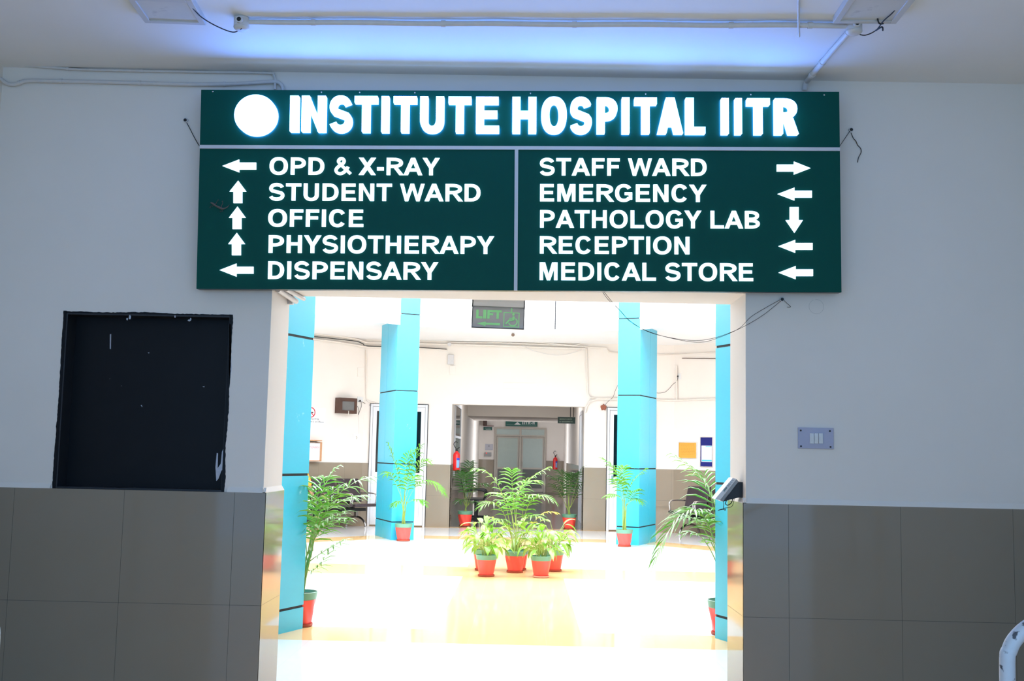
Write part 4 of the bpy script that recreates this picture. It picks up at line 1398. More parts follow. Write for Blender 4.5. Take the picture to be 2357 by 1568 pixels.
# ------------------------------------------------------------------ waiting benches along the diagonal walls
def bench_parts(t):
    pitch = .565
    xs = [-pitch, 0, pitch]
    prof_s = [(-.50, .455), (-.52, .435), (-.50, .405), (-.44, .395), (-.05, .380), (-.02, .40), (-.03, .43), (-.30, .435), (-.42, .455)]
    prof_b = [(-.035, .47), (.0, .46), (.055, .62), (.125, .86), (.135, .90), (.115, .905), (.09, .885), (.02, .66)]
    for x in xs:
        fx = lambda u, v, h: (x + h, u, v)
        MB().prism(prof_s, -.255, .255, frame=fx).build('seat', LEATHER, t, world=False, smooth=True, bevel=.012)
        mb = MB().prism(prof_b, -.25, .25, frame=fx)
        mb.build('backrest', LEATHER, t, world=False, smooth=True, bevel=.012)
        MB().box((x - .02, -.12, .33), (x + .02, .10, .40)).box((x - .02, .06, .36), (x + .02, .09, .62)).build('bracket', BLACKPL, t, world=False)
    MB().box((-.83, -.16, .30), (.83, -.08, .36)).build('beam', BLACKPL, t, world=False, bevel=.004)
    for x in (-pitch - .275, -pitch + .262, -.262, .262, pitch - .262, pitch + .275):
        pts = smooth_path([(x, .05, .63), (x, -.12, .640), (x, -.30, .640), (x, -.40, .630), (x, -.445, .585), (x, -.43, .50), (x, -.41, .42)], 5)
        MB().tube(pts, .0135, 12).build('armrest', CHROME, t, world=False, smooth=True)
    for x in (-.62, .62):
        leg = MB().box((x - .025, -.15, .19), (x + .025, -.09, .30))
        pts = [(x, -.12 + .30 * math.cos(a), .035 + .165 * math.sin(a)) for a in [math.pi * i / 18 for i in range(19)]]
        leg.tube(pts, .021, 12)
        leg.build('leg', mat('dark_chrome', (.30, .28, .27), .25, metal=1, var=.05), t, world=False, smooth=True)
        for s_ in (-1, 1):
            MB().lathe([(.02, 0), (.024, .006), (.024, .03), (.018, .036)], 14, (x, -.12 + s_ * .30, 0)).build('foot', CHROME, t, world=False, smooth=True)


def diag(c, d, n, along, off):
    return Vector(c) + Vector(d) * along + Vector(n) * off


DLd = (OUT[7] - OUT[0]).normalized()
DRd = (OUT[2] - OUT[1]).normalized()
bl_ = diag(CL, DLd, DL_N, 1.03, .30)
t = root('waiting_bench', bl_, 'dark brown three-seat waiting bench along the left diagonal wall', 'bench', rz=math.radians(45))
bench_parts(t)
br_ = diag(CRR, DRd, DR_N, 1.31, .30)
t = root('waiting_bench', br_, 'dark brown three-seat waiting bench along the right diagonal wall', 'bench', rz=math.radians(-45))
bench_parts(t)

# ------------------------------------------------------------------ person seated on the far left seat, mostly hidden by column and palm
def person():
    o = diag(CL, DLd, DL_N, 1.70, .30)
    t = root('person', o, 'person in a yellow top and dark trousers seated on the left bench behind the palm', 'person', rz=math.radians(45))
    SK = mat('skin', (.42, .24, .16), .5, var=.06)
    V = [(0, -.16, .50), (0, -.10, .68), (0, -.07, .86), (0, -.08, 1.02), (0, -.09, 1.09), (0, -.105, 1.18), (0, -.115, 1.27),
         (.095, -.20, .50), (.11, -.52, .49), (.10, -.55, .28), (.10, -.53, .09),
         (-.095, -.20, .50), (-.11, -.50, .49), (-.10, -.56, .28), (-.10, -.56, .09),
         (.17, -.08, .99), (.22, -.13, .75), (.14, -.36, .60), (.10, -.43, .565), (-.17, -.08, .99), (-.22, -.13, .75), (-.14, -.34, .60), (-.09, -.42, .565),
         (.10, -.62, .045), (.10, -.70, .03), (-.10, -.65, .045), (-.10, -.73, .03)]
    Rr = [.12, .115, .12, .07, .050, .100, .092, .085, .062, .052, .036, .085, .062, .052, .036, .055, .042, .034, .03, .055, .042, .034, .03, .034, .026, .034, .026]
    Ed = [(0, 1), (1, 2), (2, 3), (3, 4), (4, 5), (5, 6), (0, 7), (7, 8), (8, 9), (9, 10), (0, 11), (11, 12), (12, 13), (13, 14), (2, 15), (15, 16), (16, 17), (17, 18), (2, 19), (19, 20), (20, 21), (21, 22), (10, 23), (23, 24), (14, 25), (25, 26)]
    for s_, hub in ((1, 18), (-1, 22)):
        hx, hy, hz = V[hub]
        for i, (fx_, ln) in enumerate(((-.027, .062), (-.009, .075), (.009, .07), (.026, .055))):
            b = len(V)
            V += [(hx + fx_, hy - .035, hz + .004), (hx + fx_ * 1.2, hy - .035 - ln * .55, hz + .002), (hx + fx_ * 1.25, hy - .035 - ln, hz - .02)]
            Rr += [.0095, .0088, .0078]
            Ed += [(hub, b), (b, b + 1), (b + 1, b + 2)]
        b = len(V)
        V += [(hx - s_ * .036, hy - .012, hz), (hx - s_ * .055, hy - .045, hz - .005)]
        Rr += [.011, .009]
        Ed += [(hub, b), (b, b + 1)]

    def skinned2(name, idx, grow, m):
        bm = bmesh.new()
        lay = bm.verts.layers.skin.verify()
        mp = {}
        for i in idx:
            v = bm.verts.new(V[i])
            v[lay].radius = (Rr[i] + grow, Rr[i] + grow)
            mp[i] = v
        mp[idx[0]][lay].use_root = True
        for a, b in Ed:
            if a in mp and b in mp:
                bm.edges.new((mp[a], mp[b]))
        me = bpy.data.meshes.new(name)
        bm.to_mesh(me)
        bm.free()
        me.materials.append(m)
        ob = bpy.data.objects.new(name, me)
        COL.objects.link(ob)
        ob.parent = t
        md = ob.modifiers.new('skin', 'SKIN')
        md.use_smooth_shade = True
        sd = ob.modifiers.new('sub', 'SUBSURF')
        sd.levels = sd.render_levels = 2
        return ob
    skinned2('body', list(range(len(V))), 0, SK)
    skinned2('trousers', [0, 7, 8, 9, 10, 11, 12, 13, 14], .014, mat('navy_trousers', (24, 24, 34), .8, var=.2))
    skinned2('top', [0, 1, 2, 3, 15, 16, 19, 20], .019, mat('yellow_top', (.80, .42, .03), .8, var=.1))
    hd = MB().lathe([(.02, 1.345), (.055, 1.333), (.084, 1.295), (.094, 1.250), (.090, 1.236)], 20, (0, -.108, .0)).lathe([(.03, 1.26), (.080, 1.24), (.084, 1.18), (.070, 1.12), (.03, 1.10)], 20, (0, -.076, .0))
    hd.build('hair', mat('black_hair', (14, 11, 10), .6, var=.3), t, smooth=True, world=False)
    fc = MB().lathe([(.006, -.012), (.014, 0), (.006, .012)], 10, (0, -.203, 1.19))
    fc.build('nose', SK, t, smooth=True, world=False)
    e = MB()
    for x in (-.03, .03):
        e.lathe([(.003, -.006), (.009, 0), (.003, .006)], 10, (x, -.186, 1.215))
    e.lathe([(.008, -.003), (.02, 0), (.008, .003)], 10, (0, -.186, 1.145))
    e.build('face_features', mat('dark_features', (60, 30, 26), .6), t, smooth=True, world=False)
    for x, y in ((.10, -.62), (-.10, -.65)):
        MB().prism([(x + .046 * math.cos(a), y + .125 * math.sin(a)) for a in [k * math.pi / 12 for k in range(24)]], 0, .02, frame=lambda u, v, h: (u, v, h)).tube([(x - .045, y - .03, .018), (x, y - .03, .075), (x + .045, y - .03, .018)], .009, 8).build('sandal', mat('beige_sandal', (205, 175, 140), .6, var=.08), t, smooth=False, world=False)


person()

# ------------------------------------------------------------------ things on the hall walls
TXT = []


def label_text(body, w, h, origin, u, v, m, parent, name='lettering', thick=.001):
    """small lettering set with the built-in font, fitted to w x h, lower-left at origin"""
    c = bpy.data.curves.new('txt', 'FONT')
    c.body = body
    c.extrude = .0
    c.resolution_u = 3
    o = bpy.data.objects.new('txt', c)
    COL.objects.link(o)
    bpy.context.view_layer.update()
    me = o.to_mesh()
    vs = [x.co.copy() for x in me.vertices]
    fs = [tuple(p.vertices) for p in me.polygons]
    o.to_mesh_clear()
    bpy.data.objects.remove(o)
    bpy.data.curves.remove(c)
    if not vs:
        return
    x0, x1 = min(p.x for p in vs), max(p.x for p in vs)
    y0, y1 = min(p.y for p in vs), max(p.y for p in vs)
    u, v, origin = Vector(u), Vector(v), Vector(origin)
    mb = MB()
    mb.add([origin + u * ((p.x - x0) / (x1 - x0) * w) + v * ((p.y - y0) / (y1 - y0) * h) for p in vs], fs)
    return mb.build(name, m, parent)


class Face:
    """a wall plane: read pixels into wall coordinates and build flat-backed boxes on it"""

    def __init__(self, p, n):
        self.p, self.n = Vector(p), Vector(n).normalized()
        self.u = Vector((0, 0, 1)).cross(self.n).normalized()     # to the right when facing the wall
        self.v = Vector((0, 0, 1))

    def at(self, x, y, h=0.):
        return onP(x, y, self.p + self.n * h, self.n)

    def uv(self, x, y, h=0.):
        q = self.at(x, y, h) - self.p
        return q.dot(self.u), q.dot(self.v)

    def pt(self, u, v, h=0.):
        return self.p + self.u * u + self.v * v + self.n * h

    def box(self, mb, u0, v0, u1, v1, h0, h1, mi=0):
        u0, u1 = min(u0, u1), max(u0, u1)
        v0, v1 = min(v0, v1), max(v0, v1)
        vs = [self.pt(u, v, h) for h in (h0, h1) for u, v in ((u0, v0), (u1, v0), (u1, v1), (u0, v1))]
        return mb.add(vs, [(3, 2, 1, 0), (4, 5, 6, 7), (0, 1, 5, 4), (1, 2, 6, 5), (2, 3, 7, 6), (3, 0, 4, 7)], mi)

    def pbox(self, mb, x0, y0, x1, y1, h0, h1, mi=0):
        a, b = self.uv(x0, y0, h1), self.uv(x1, y1, h1)
        return self.box(mb, a[0], b[1], b[0], a[1], h0, h1, mi)


FB = Face((0, D2, 0), (0, -1, 0))
FL = Face(CL, DL_N)
FR = Face(CRR, DR_N)


def onwall(F, name, label, cat, x, y, group=None):
    return root(name, F.at(x, y), label, cat, group)


# brown cabinet with a glass window, plug and leads
t = onwall(FL, 'wall_cabinet', 'brown wooden wall cabinet with a grey glass window on the left diagonal wall', 'cabinet', 800, 950)
a, b = FL.uv(779, 915, .16), FL.uv(821, 953, .16)
a = (FL.uv(783, 915, .16)[0], a[1])
mb = MB()
FL.box(mb, a[0], b[1], b[0], a[1], 0, .14)
mb.build('body', WOODB, t)
w_, h_ = b[0] - a[0], a[1] - b[1]
mb = MB()
FL.box(mb, a[0], b[1], a[0] + w_ * .14, a[1], .14, .165)
FL.box(mb, b[0] - w_ * .14, b[1], b[0], a[1], .14, .165)
FL.box(mb, a[0] + w_ * .14, a[1] - h_ * .22, b[0] - w_ * .14, a[1], .14, .165)
FL.box(mb, a[0] + w_ * .14, b[1], b[0] - w_ * .14, b[1] + h_ * .2, .14, .165)
dr = mb.build('door', WOODB, t)
mb = MB()
FL.box(mb, a[0] + w_ * .14, b[1] + h_ * .2, b[0] - w_ * .14, a[1] - h_ * .22, .141, .150)
mb.build('pane', mat('grey_cabinet_glass', (.14, .14, .14), .25, var=.1), dr)
mb = MB()
FL.box(mb, (a[0] + b[0]) / 2 - .008, b[1] - .03, (a[0] + b[0]) / 2 + .008, b[1] + .05, .165, .172)
mb.build('latch', CHROME, dr)
t = onwall(FL, 'wall_socket', 'white wall socket with a black plug beside the brown cabinet', 'socket', 830, 922)
mb = MB()
FL.pbox(mb, 823, 913, 836, 927, 0, .012)
mb.build('plate', WHITEPL, t)
mb = MB().tube([FL.at(829, 923, .012), FL.at(829, 923, .05)], .018, 10)
mb.build('plug', BLACKPL, t, smooth=True)
FLw = lambda pts, lab, r=.004, m=CABLE: wire([FL.at(x, y, .02) for x, y in pts], r, lab, m)
FLw([(831, 925), (832, 935), (828, 946), (825, 955), (826, 945), (823, 935)], 'black lead looping down beside the brown cabinet')
wire([FL.at(824, 924, .03), FL.at(835, 926, .03), FL.at(845, 932, .02), FB.at(856, 932, .06)], .004, 'black wire from the brown cabinet to the left white door')

# no smoking notice
t = onwall(FL, 'smoking_notice', 'white no smoking notice with a red ring partly behind the near left column', 'notice', 720, 975)
mb = MB()
FL.pbox(mb, 690, 937, 748, 975, 0, .006)
mb.build('board', PAPER, t)
c = FL.uv(716, 949.5, .008)
r = abs(FL.uv(726, 949.5, .008)[0] - c[0])
ring = MB()
for pc in strip([(c[0] + r * math.cos(k * math.pi / 18), c[1] + r * math.sin(k * math.pi / 18)) for k in range(37)], [(c[0] + r * .82 * math.cos(k * math.pi / 18), c[1] + r * .82 * math.sin(k * math.pi / 18)) for k in range(37)]):
    ring.prism(pc, .006, .008, frame=lambda u, v, h: FL.pt(u, v, h))
for pc in stroke([(c[0] - r * .64, c[1] + r * .64), (c[0] + r * .64, c[1] - r * .64)], r * .16):
    ring.prism(pc, .006, .008, frame=lambda u, v, h: FL.pt(u, v, h))
ring.build('prohibition_ring', REDINK, t)
cg = MB()
FL.box(cg, c[0] - r * .55, c[1] - r * .12, c[0] + r * .5, c[1] + r * .1, .006, .0075)
cg.build('cigarette', INK, t)
for body, x0, x1, yb, yt in (('No Smoking Area', 694, 734, 966, 961), ('Smoking Here is an Offence', 680 + 12, 745, 972.5, 967.5)):
    o0, o1, o2 = FL.at(x0, yb, .0075), FL.at(x1, yb, .0075), FL.at(x0, yt, .0075)
    label_text(body, (FL.uv(x1, yb)[0] - FL.uv(x0, yb)[0]), FL.uv(x0, yt)[1] - FL.uv(x0, yb)[1], o0, FL.u, FL.v, INK, t)

# suggestion box
t = onwall(FL, 'suggestion_box', 'white suggestion box with wooden edges on the left diagonal wall', 'box', 720, 1060)
mb = MB()
FL.pbox(mb, 688, 1018, 739, 1061, 0, .15)
mb.build('body', PAPER, t)
mb = MB()
FL.pbox(mb, 686, 1012, 741.5, 1016, 0, .165)
FL.pbox(mb, 688, 1018, 739, 1020, .15, .158)
FL.pbox(mb, 737.5, 1018, 740, 1061, 0, .158)
FL.pbox(mb, 688, 1059.5, 740, 1062, 0, .158)
mb.build('wooden_edge', WOODL, t)
mb = MB()
FL.pbox(mb, 690, 1020, 737, 1021.6, .15, .154)
mb.build('slot', BLACKPL, t)
o0 = FL.at(695, 1031.5, .1515)
label_text('SUGGESTION BOX', FL.uv(735.5, 1031.5, .1515)[0] - FL.uv(695, 1031.5, .1515)[0], FL.uv(695, 1027, .1515)[1] - FL.uv(695, 1031.5, .1515)[1], o0, FL.u, FL.v, REDINK, t)

# hand-wash plate
t = onwall(FL, 'notice_plate', 'small white plate with a faint drawing on the left diagonal wall', 'notice', 820, 1024)
mb = MB()
FL.pbox(mb, 813, 999, 828, 1025, 0, .01)
mb.build('plate', PAPER, t)
mb = MB().tube([FL.at(820, 1004, .012), FL.at(822, 1008, .012), FL.at(820, 1011, .012)], .010, 8)
mb.build('drawing', mat('faint_drawing', (205, 198, 185), .7, var=.1), t)
FLw([(826, 955), (826, 980), (826, 998)], 'thin pale lead running down to the white plate on the left wall', .003, PIPE)

# switch by the left door
t = onwall(FB, 'wall_switch', 'small white wall switch between the left door and the far doorway', 'switch', 1012, 1038)
mb = MB()
FB.pbox(mb, 1006, 1026, 1018, 1038, 0, .012)
mb.build('plate', WHITEPL, t)
mb = MB()
FB.pbox(mb, 1009.5, 1029, 1014.5, 1035, .012, .02)
mb.build('rocker', PIPE, t)

# orange and blue notice boards, right diagonal wall
t = onwall(FR, 'notice_board', 'orange notice board in a silver frame on the right diagonal wall', 'notice board', 1583, 1056, 'notice boards on the right diagonal wall')
def framed_board(F, x0, y0, x1, y1, m, t, fm=CHROME):
    a, b = F.uv(x0, y0, .01), F.uv(x1, y1, .01)
    mb = MB()
    F.box(mb, a[0], b[1], b[0], a[1], 0, .010)
    mb.build('board', m, t)
    f = .012
    mb = MB()
    F.box(mb, a[0] - f, b[1] - f, a[0], a[1] + f, 0, .02)
    F.box(mb, b[0], b[1] - f, b[0] + f, a[1] + f, 0, .02)
    F.box(mb, a[0], a[1], b[0], a[1] + f, 0, .02)
    F.box(mb, a[0], b[1] - f, b[0], b[1], 0, .02)
    mb.build('frame', fm, t)
    return a, b


ORG = mat('orange_paper', (.72, .36, .05), .7, var=.06)
a, b = framed_board(FR, 1563.5, 1019, 1603, 1055, ORG, t)
mb = MB()
rnd = random.Random(4)
for i in range(8):
    v = a[1] - .03 - i * .028
    u = a[0] + .04
    while u < b[0] - .05:
        l = rnd.uniform(.015, .05)
        FR.box(mb, u, v, u + l, v + .006, .010, .0115)
        u += l + .012
mb.build('print', mat('faint_orange_print', (.58, .25, .03), .7), t)
t = onwall(FR, 'notice_board', 'dark blue notice board with a white poster beside the near right column', 'notice board', 1626, 1074, 'notice boards on the right diagonal wall')
NAVY = mat('navy_felt', (.008, .012, .16), .9, var=.1)
a, b = framed_board(FR, 1613, 1007, 1640, 1074.5, NAVY, t)
t = onwall(FR, 'poster', 'white poster with turquoise bands pinned to the blue notice board', 'poster', 1626, 1063)
mb = MB()
FR.pbox(mb, 1614.5, 1026, 1638.5, 1064, .0105, .0125)
mb.build('sheet', PAPER, t)
mb = MB()
FR.pbox(mb, 1615.5, 1058.5, 1638, 1062.5, .0125, .0135)
FR.pbox(mb, 1624, 1027, 1638, 1028.8, .0125, .0135)
mb.build('band', mat('turquoise_ink', (70, 190, 215), .6, var=.03), t)
mb = MB()
for i in range(3):
    FR.pbox(mb, 1621, 1049 + i * 2.4, 1632, 1049.8 + i * 2.4, .0125, .0132)
mb.build('print', mat('grey_print', (190, 190, 195), .6), t)

# bracket, sockets and leads on the right
t = onwall(FR, 'wall_bracket', 'black bent bracket on the wall right of the right turquoise column', 'bracket', 1525, 955)
FRt = lambda pts, h=.05: [FR.at(x, y, h) for x, y in pts]
mb = MB().tube(FRt([(1515, 944), (1524, 944.5)]), .017, 10).tube(FRt([(1523, 945), (1523.5, 960)]), .014, 10).tube(FRt([(1523, 960.5), (1531, 961)]), .018, 10)
mb.build('arm', BLACKPL, t, smooth=True)
mb = MB().tube([FR.at(1524, 945, 0), FR.at(1524, 945, .05)], .012, 8).tube(FRt([(1527, 945), (1527.5, 958)]), .010, 8)
mb.build('post', CHROME, t, smooth=True)
t = onwall(FR, 'wall_socket', 'white wall socket with a black plug high on the right diagonal wall', 'socket', 1560, 872)
mb = MB()
FR.pbox(mb, 1556, 860, 1567, 873, 0, .012)
mb.build('plate', WHITEPL, t)
mb = MB().tube([FR.at(1560, 866.5, .012), FR.at(1560, 866.5, .05)], .016, 10)
mb.build('plug', BLACKPL, t, smooth=True)
wire([FR.at(1560, 868, .03), FR.at(1558, 877, .04), FB.at(1548, 886, .03), FB.at(1540, 895, .03), FB.at(1530, 903, .03), FB.at(1514, 905, .04), FB.at(1500, 901, .06)], .004, 'black lead from the plug on the right wall drooping behind the column')
t = onwall(FR, 'wall_batten', 'thin brown batten fixed across the wall near the right column', 'batten', 1605, 825)
mb = MB().tube([FR.at(1570, 824.6, .012), FR.at(1660, 826, .012)], .007, 8)
mb.build('batten', WOODB, t)
t = onwall(FB, 'wall_lamp', 'broken rust brown fitting on the wall left of the right turquoise column', 'fitting', 1389, 943)
mb = MB().lathe([(.03, 0), (.06, .02), (.045, .05)], 12, FB.at(1389, 938), axis='y', mod=lambda a, z: .18 * math.sin(5 * a))
mb.build('body', mat('rusty_brown', (150, 84, 62), .7, var=.4, scale=40), t, smooth=True)
wire([FB.at(1391, 935, .04), FB.at(1400, 924, .04), FB.at(1411, 914, .05), FB.at(1416, 900, .06), FB.at(1423, 885, .08)], .004, 'black lead rising from the broken fitting to the right column')
# faint hatches and small boxes on the far wall
def wall_box(F, x0, y0, x1, y1, h, label, name='junction_box', m=PAINT, cat='electrical box'):
    t = onwall(F, name, label, cat, (x0 + x1) / 2, y1)
    mb = MB()
    F.pbox(mb, x0, y0, x1, y1, 0, h)
    mb.build('cover', m, t, bevel=.002)


wall_box(FB, 1031, 817, 1044, 839, .05, 'cream square box under the conduits left of centre', m=PIPE)
wall_box(FB, 1035, 842, 1048, 863, .02, 'cream flush cover below the square box left of centre')
wall_box(FB, 1159, 881, 1233, 897, .008, 'flush cream hatch above the far doorway', 'wall_hatch', cat='hatch')
wall_box(FL, 824, 846, 838, 868, .012, 'flush cream cover on the wall above the brown cabinet')
t = onwall(FB, 'junction_box', 'round cream junction box on the conduits left of centre', 'electrical box', 1035, 797)
mb = MB().lathe([(.04, 0), (.04, .05), (.034, .055)], 20, FB.at(1034.5, 793), axis='y')
mb.build('body', PIPE, t, smooth=True)


def wall_conduit(F, pts, label, r=.013, h=.03, clamps=()):
    p = [tuple(F.at(x, y, h)) for x, y in pts]
    return conduit('wall_conduit', p, r, label, clamps, bx_=.015)


def pipe2(pts, label, r=.013):
    """conduit running over the left diagonal wall and then the far wall"""
    p = []
    for F, x, y in pts:
        p.append(tuple(F.at(x, y, .03)))
    return conduit('wall_conduit', p, r, label, m=mat('cream_conduit', (.74, .68, .62), .5, var=.06, scale=30), bx_=.015)


pipe2([(FL, 715, 768), (FL, 780, 774), (FL, 826, 782), (FL, 838, 787), (FB, 848, 789), (FB, 960, 791), (FB, 1030, 793)], 'topmost cream conduit along the far left wall', .016)
pipe2([(FL, 715, 780), (FL, 780, 788), (FL, 832, 797), (FB, 846, 799), (FB, 960, 800), (FB, 1030, 806)], 'lowest cream conduit along the far left wall', .018)
wire([FL.at(715, 774, .03), FL.at(770, 780, .03), FL.at(820, 786, .03), FL.at(836, 792, .03), FB.at(850, 797, .05), FB.at(960, 800, .05), FB.at(1028, 804, .05)], .008, 'dark cable strung between the cream conduits on the far left wall')
pipe2([(FB, 1036, 793), (FB, 1150, 796), (FB, 1250, 800), (FB, 1348, 803)], 'long cream conduit running above the far doorway', .018)
pipe2([(FB, 1036, 789), (FB, 1150, 789), (FB, 1250, 793), (FB, 1340, 797), (FB, 1352, 799), (FB, 1396, 801), (FB, 1402, 811), (FB, 1430, 813)], 'upper cream conduit above the far doorway stepping down to the right column', .011)
pipe2([(FB, 1350, 803), (FB, 1351, 850), (FB, 1353, 905), (FB, 1358, 915), (FB, 1372, 917), (FB, 1430, 917)], 'cream conduit dropping from the ceiling pipes beside the far doorway', .014)
pipe2([(FB, 1430, 921), (FB, 1375, 919), (FB, 1358, 924), (FB, 1350, 937), (FB, 1347, 950)], 'cream conduit curling down at the right corner of the far doorway', .018)
pipe2([(FB, 1500, 920), (FB, 1549, 922), (FR, 1556, 922), (FR, 1600, 920), (FR, 1660, 918)], 'cream conduit along the right diagonal wall', .018)
pipe2([(FB, 1500, 816), (FB, 1549, 817), (FR, 1556, 817), (FR, 1600, 814), (FR, 1660, 811)], 'thin cream conduit high on the right diagonal wall', .011)
pipe2([(FR, 1557, 842), (FR, 1557.5, 880), (FR, 1558, 922)], 'short upright cream conduit on the right diagonal wall', .018)
pipe2([(FL, 843, 806), (FL, 843, 870), (FL, 843, 920), (FB, 850, 926), (FB, 862, 927)], 'slim upright cream conduit left of the left white door', .012)
wire([FB.at(1200, 795, .05), FB.at(1230, 808, .04), FB.at(1278, 818, .03), FB.at(1320, 812, .03), FB.at(1348, 801, .05)], .004, 'slack pale wire hanging below the conduit above the far doorway', PIPE)
pipe2([(FB, 1205, 784), (FB, 1270, 791), (FB, 1320, 796), (FB, 1337, 791)], 'slanting cream conduit end with an open mouth above the far doorway', .014)

# security camera under the hall ceiling
cp = onZ(1181, 766, ZH)
t = root('security_camera', cp, 'small white dome camera under the hall ceiling above the far doorway', 'camera')
MB().lathe([(.03, -.06), (.06, -.04), (.075, -.0)], 20, cp).build('housing', WHITEPL, t, smooth=True)
MB().tube([cp + Vector((0, -.055, -.045)), cp + Vector((0, -.08, -.05))], .03, 14).build('lens', mat('brown_lens', (120, 98, 84), .3, var=.1), t, smooth=True)


# fire extinguishers
def extinguisher(loc, label, s=1.0, hang=True, turn=0.):
    t = root('fire_extinguisher', loc, label, 'fire extinguisher', 'red fire extinguishers', turn)
    MB().lathe([(.075 * s, 0), (.09 * s, .012 * s), (.09 * s, .40 * s), (.075 * s, .45 * s), (.035 * s, .48 * s), (.03 * s, .50 * s)], 28).build('cylinder', EXTR, t, smooth=True, world=False)
    MB().lathe([(.028 * s, .50 * s), (.028 * s, .54 * s), (.02 * s, .56 * s)], 14).tube([(0, 0, .55 * s), (.07 * s, 0, .60 * s)], .012 * s, 8).build('valve', BLACKPL, t, smooth=True, world=False)
    hs = smooth_path([(.0, -.02 * s, .55 * s), (-.04 * s, -.03 * s, .60 * s), (-.075 * s, -.03 * s, .68 * s), (-.03 * s, -.03 * s, .74 * s), (.02 * s, -.03 * s, .72 * s)], 5)
    MB().tube(hs, .010 * s, 8).build('hose', BLACKPL, t, smooth=True, world=False)
    lab = MB()
    n = 10
    for r0, z0, z1 in ((.0912, .08, .27),):
        vs = []
        for i in range(n + 1):
            a = -math.pi / 2 + .1 + (.95) * i / n
            vs += [(r0 * s * math.cos(a), r0 * s * math.sin(a), z0 * s), (r0 * s * math.cos(a), r0 * s * math.sin(a), z1 * s)]
        lab.add(vs, [(2 * i, 2 * i + 2, 2 * i + 3, 2 * i + 1) for i in range(n)])
    lab.build('label', mat('pale_blue_label', (130, 175, 225), .5, var=.1), t, world=False)
    lab = MB()
    vs = []
    for i in range(n + 1):
        a = -math.pi / 2 + .1 + .95 * i / n
        vs += [(.0913 * s * math.cos(a), .0913 * s * math.sin(a), .27 * s), (.0913 * s * math.cos(a), .0913 * s * math.sin(a), .33 * s)]
    lab.add(vs, [(2 * i, 2 * i + 2, 2 * i + 3, 2 * i + 1) for i in range(n)])
    lab.build('label_heading', mat('deep_blue_label', (40, 70, 190), .5, var=.1), t, world=False)
    MB().box((-.02 * s, .085 * s, .36 * s), (.02 * s, .125 * s, .44 * s)).build('bracket', BLACKPL, t, world=False)


e0, e1 = onY(1041, 1084, D2 + .25), onY(1058, 1036, D2 + .25)
extinguisher(Vector(((e0.x + e1.x) / 2 + .01, D2 + .25, e0.z)), 'red fire extinguisher hung at the left side of the far doorway', (e1.x - e0.x) / .18 * 1.03)
e0, e1 = onY(1272.5, 1081, 41.85), onY(1284, 1043, 41.85)
extinguisher(Vector(((e0.x + e1.x) / 2, 41.88, e0.z)), 'red fire extinguisher hung on the corridor end wall right of the glazed door', (e1.x - e0.x) / .18 * .95)

# ------------------------------------------------------------------ corridor things
FE = Face((0, 42, 0), (0, -1, 0))
t = root('corridor_sign', FE.at(1200, 983), 'green corridor sign with a white emblem above the glazed double door', 'sign')
mb = MB()
FE.pbox(mb, 1164, 962, 1237, 982.5, 0, .05)
mb.build('board', mat('corridor_sign_green', (.01, .11, .085), .5, var=.05), t)
p = lambda x, y: FE.uv(x, y, .052)
fe = lambda u, v, h: FE.pt(u, v, h)
mb = MB()
FE.pbox(mb, 1166, 977.6, 1235, 978.8, .05, .054)
mb.prism([p(1183, 978), p(1188, 974), p(1191, 971.5), p(1194, 974), p(1199, 978)], .05, .054, frame=fe)
mb.build('emblem', WHITEINK, t)
mb = MB()
for ch, x0, x1 in (('I', 1202.5, 1204.3), ('I', 1206.2, 1208), ('T', 1208.6, 1214.6), ('R', 1215.8, 1221), ('-', 1222.4, 1224.6), ('H', 1226, 1230.5)):
    (u0, v1), (u1, v0) = p(x0, 970.5), p(x1, 977)
    for pc in glyph(ch, (u1 - u0) / (v1 - v0), .24, .2):
        mb.prism([(u0 + a_ * (v1 - v0), v0 + b_ * (v1 - v0)) for a_, b_ in pc], .05, .054, frame=fe)
mb.build('lettering', WHITEINK, t)
t = root('room_sign', FE.at(1122, 991), 'small green room sign left of the glazed double door', 'sign')
mb = MB()
FE.pbox(mb, 1113, 983, 1132.5, 990.8, 0, .03)
mb.build('board', MATS['corridor_sign_green'], t)
mb = MB()
for x0, x1, y in ((1116, 1129, 985.5), (1118, 1130, 988.3)):
    FE.pbox(mb, x0, y, x1, y + .8, .03, .033)
mb.build('lettering', WHITEINK, t)
t = root('wall_cabinet', FE.at(1117, 980), 'dark wooden cabinet on the end wall beside the green corridor sign', 'cabinet')
mb = MB()
FE.pbox(mb, 1112, 966, 1120.5, 979, 0, .25)
mb.build('body', WOODB, t)
mb = MB()
FE.pbox(mb, 1112, 979.5, 1136, 981, 0, .3)
mb.build('shelf', mat('red_brown_wood', (110, 50, 40), .5, var=.1), t)
t = root('notice_plate', FE.at(1125, 1036), 'pale paper notice on the end wall left of the glazed door', 'notice')
mb = MB()
FE.pbox(mb, 1117, 1022, 1134.5, 1036.5, 0, .01)
mb.build('sheet', mat('pale_notice_paper', (.50, .50, .56), .7, var=.04), t)
mb = MB()
FE.pbox(mb, 1123.5, 1025.5, 1127, 1029, .01, .012)
mb.build('print', mat('grey_print_dark', (150, 150, 160), .7), t)
t = root('card_reader', FE.at(1124, 1051), 'grey card reader with a red light on the corridor end wall', 'device')
mb = MB()
FE.pbox(mb, 1116, 1041.5, 1130.5, 1051, 0, .09)
mb.build('body', GREYPL, t, bevel=.01)
mb = MB()
FE.pbox(mb, 1118.5, 1042.6, 1121, 1044.2, .09, .095)
mb.build('indicator', mat('red_led', (.8, .05, .04), .4, emit=(1, .05, .03), es=1.2), t)
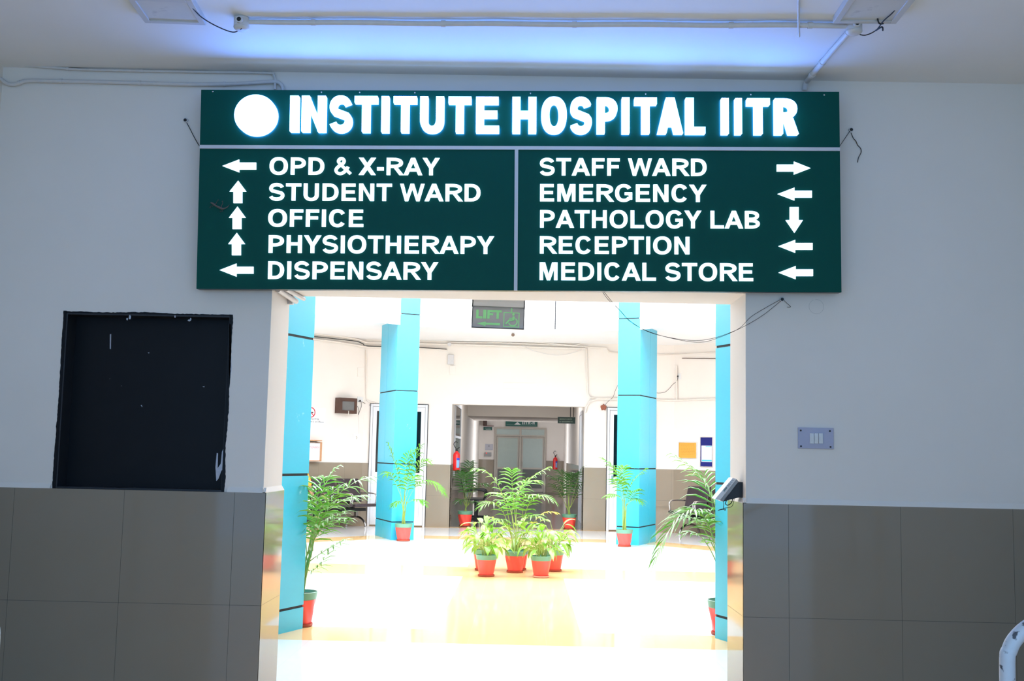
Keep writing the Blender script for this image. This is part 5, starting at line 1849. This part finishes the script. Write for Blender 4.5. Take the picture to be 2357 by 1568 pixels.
# hanging name board at the right of the corridor
hb = Face((0, 23.2, 0), (0, -1, 0))
t = root('hanging_sign', hb.at(1304, 976), 'small dark green hanging sign with two pale lines at the right of the corridor', 'sign')
mb = MB()
hb.pbox(mb, 1284, 960, 1324, 975.5, -.02, .0)
mb.build('board', mat('dark_green_sign', (.012, .040, .034), .5, var=.08), t)
mb = MB()
rnd = random.Random(9)
for y, x0, x1 in ((965, 1288, 1318), (971, 1288, 1319)):
    hb.pbox(mb, x0 + 4, y - 1.6, x1, y - 1.1, 0, .003)
    x = x0
    while x < x1 - 2:
        w2 = rnd.uniform(.6, 1.0)
        hb.pbox(mb, x, y - 1.5, x + w2, y + 1.3, 0, .003)
        if rnd.random() < .5:
            hb.pbox(mb, x, y + .1, x + 1.6, y + .7, 0, .003)
        x += rnd.uniform(1.6, 2.6)
mb.build('lettering', mat('pale_green_ink', (165, 180, 165), .7), t)
q0, q1 = hb.uv(1313, 960), hb.uv(1320, 960)
MB().tube([hb.pt(q0[0], q0[1], -.01), hb.pt(q0[0], 3.2, -.01)], .008, 8).tube([hb.pt(q1[0], q1[1], -.01), hb.pt(q1[0], 3.2, -.01)], .008, 8).build('hanger_rod', BLACKPL, t, smooth=True)
# black metal waiting seats against the corridor's left wall
t = root('metal_bench', (-1.06, 24.4, 0), 'black metal waiting bench in the dim corridor behind the left palm', 'bench')
MET = BLACKPL
for i in range(2):
    y = -.3 + i * .58
    MB().box((-.20, y - .25, .42), (.22, y + .25, .445)).build('seat', MET, t, world=False, bevel=.006)
    MB().prism([(-.22, .47), (-.19, .47), (-.29, .86), (-.32, .86)], y - .25, y + .25, frame=lambda u, v, h: (u, h, v)).build('backrest', MET, t, world=False)
for y in (-.60, .0, .58):
    MB().tube(smooth_path([(-.22, y, .62), (.05, y, .64), (.20, y, .62), (.22, y, .54), (.20, y, .44)], 4), .016, 10).build('armrest', MET, t, world=False, smooth=True)
MB().box((-.02, -.62, .36), (.05, .60, .42)).build('beam', MET, t, world=False)
for y in (-.45, .42):
    MB().box((-.01, y - .03, .04), (.04, y + .03, .36)).box((-.26, y - .03, 0), (.30, y + .03, .045)).build('leg', MET, t, world=False)
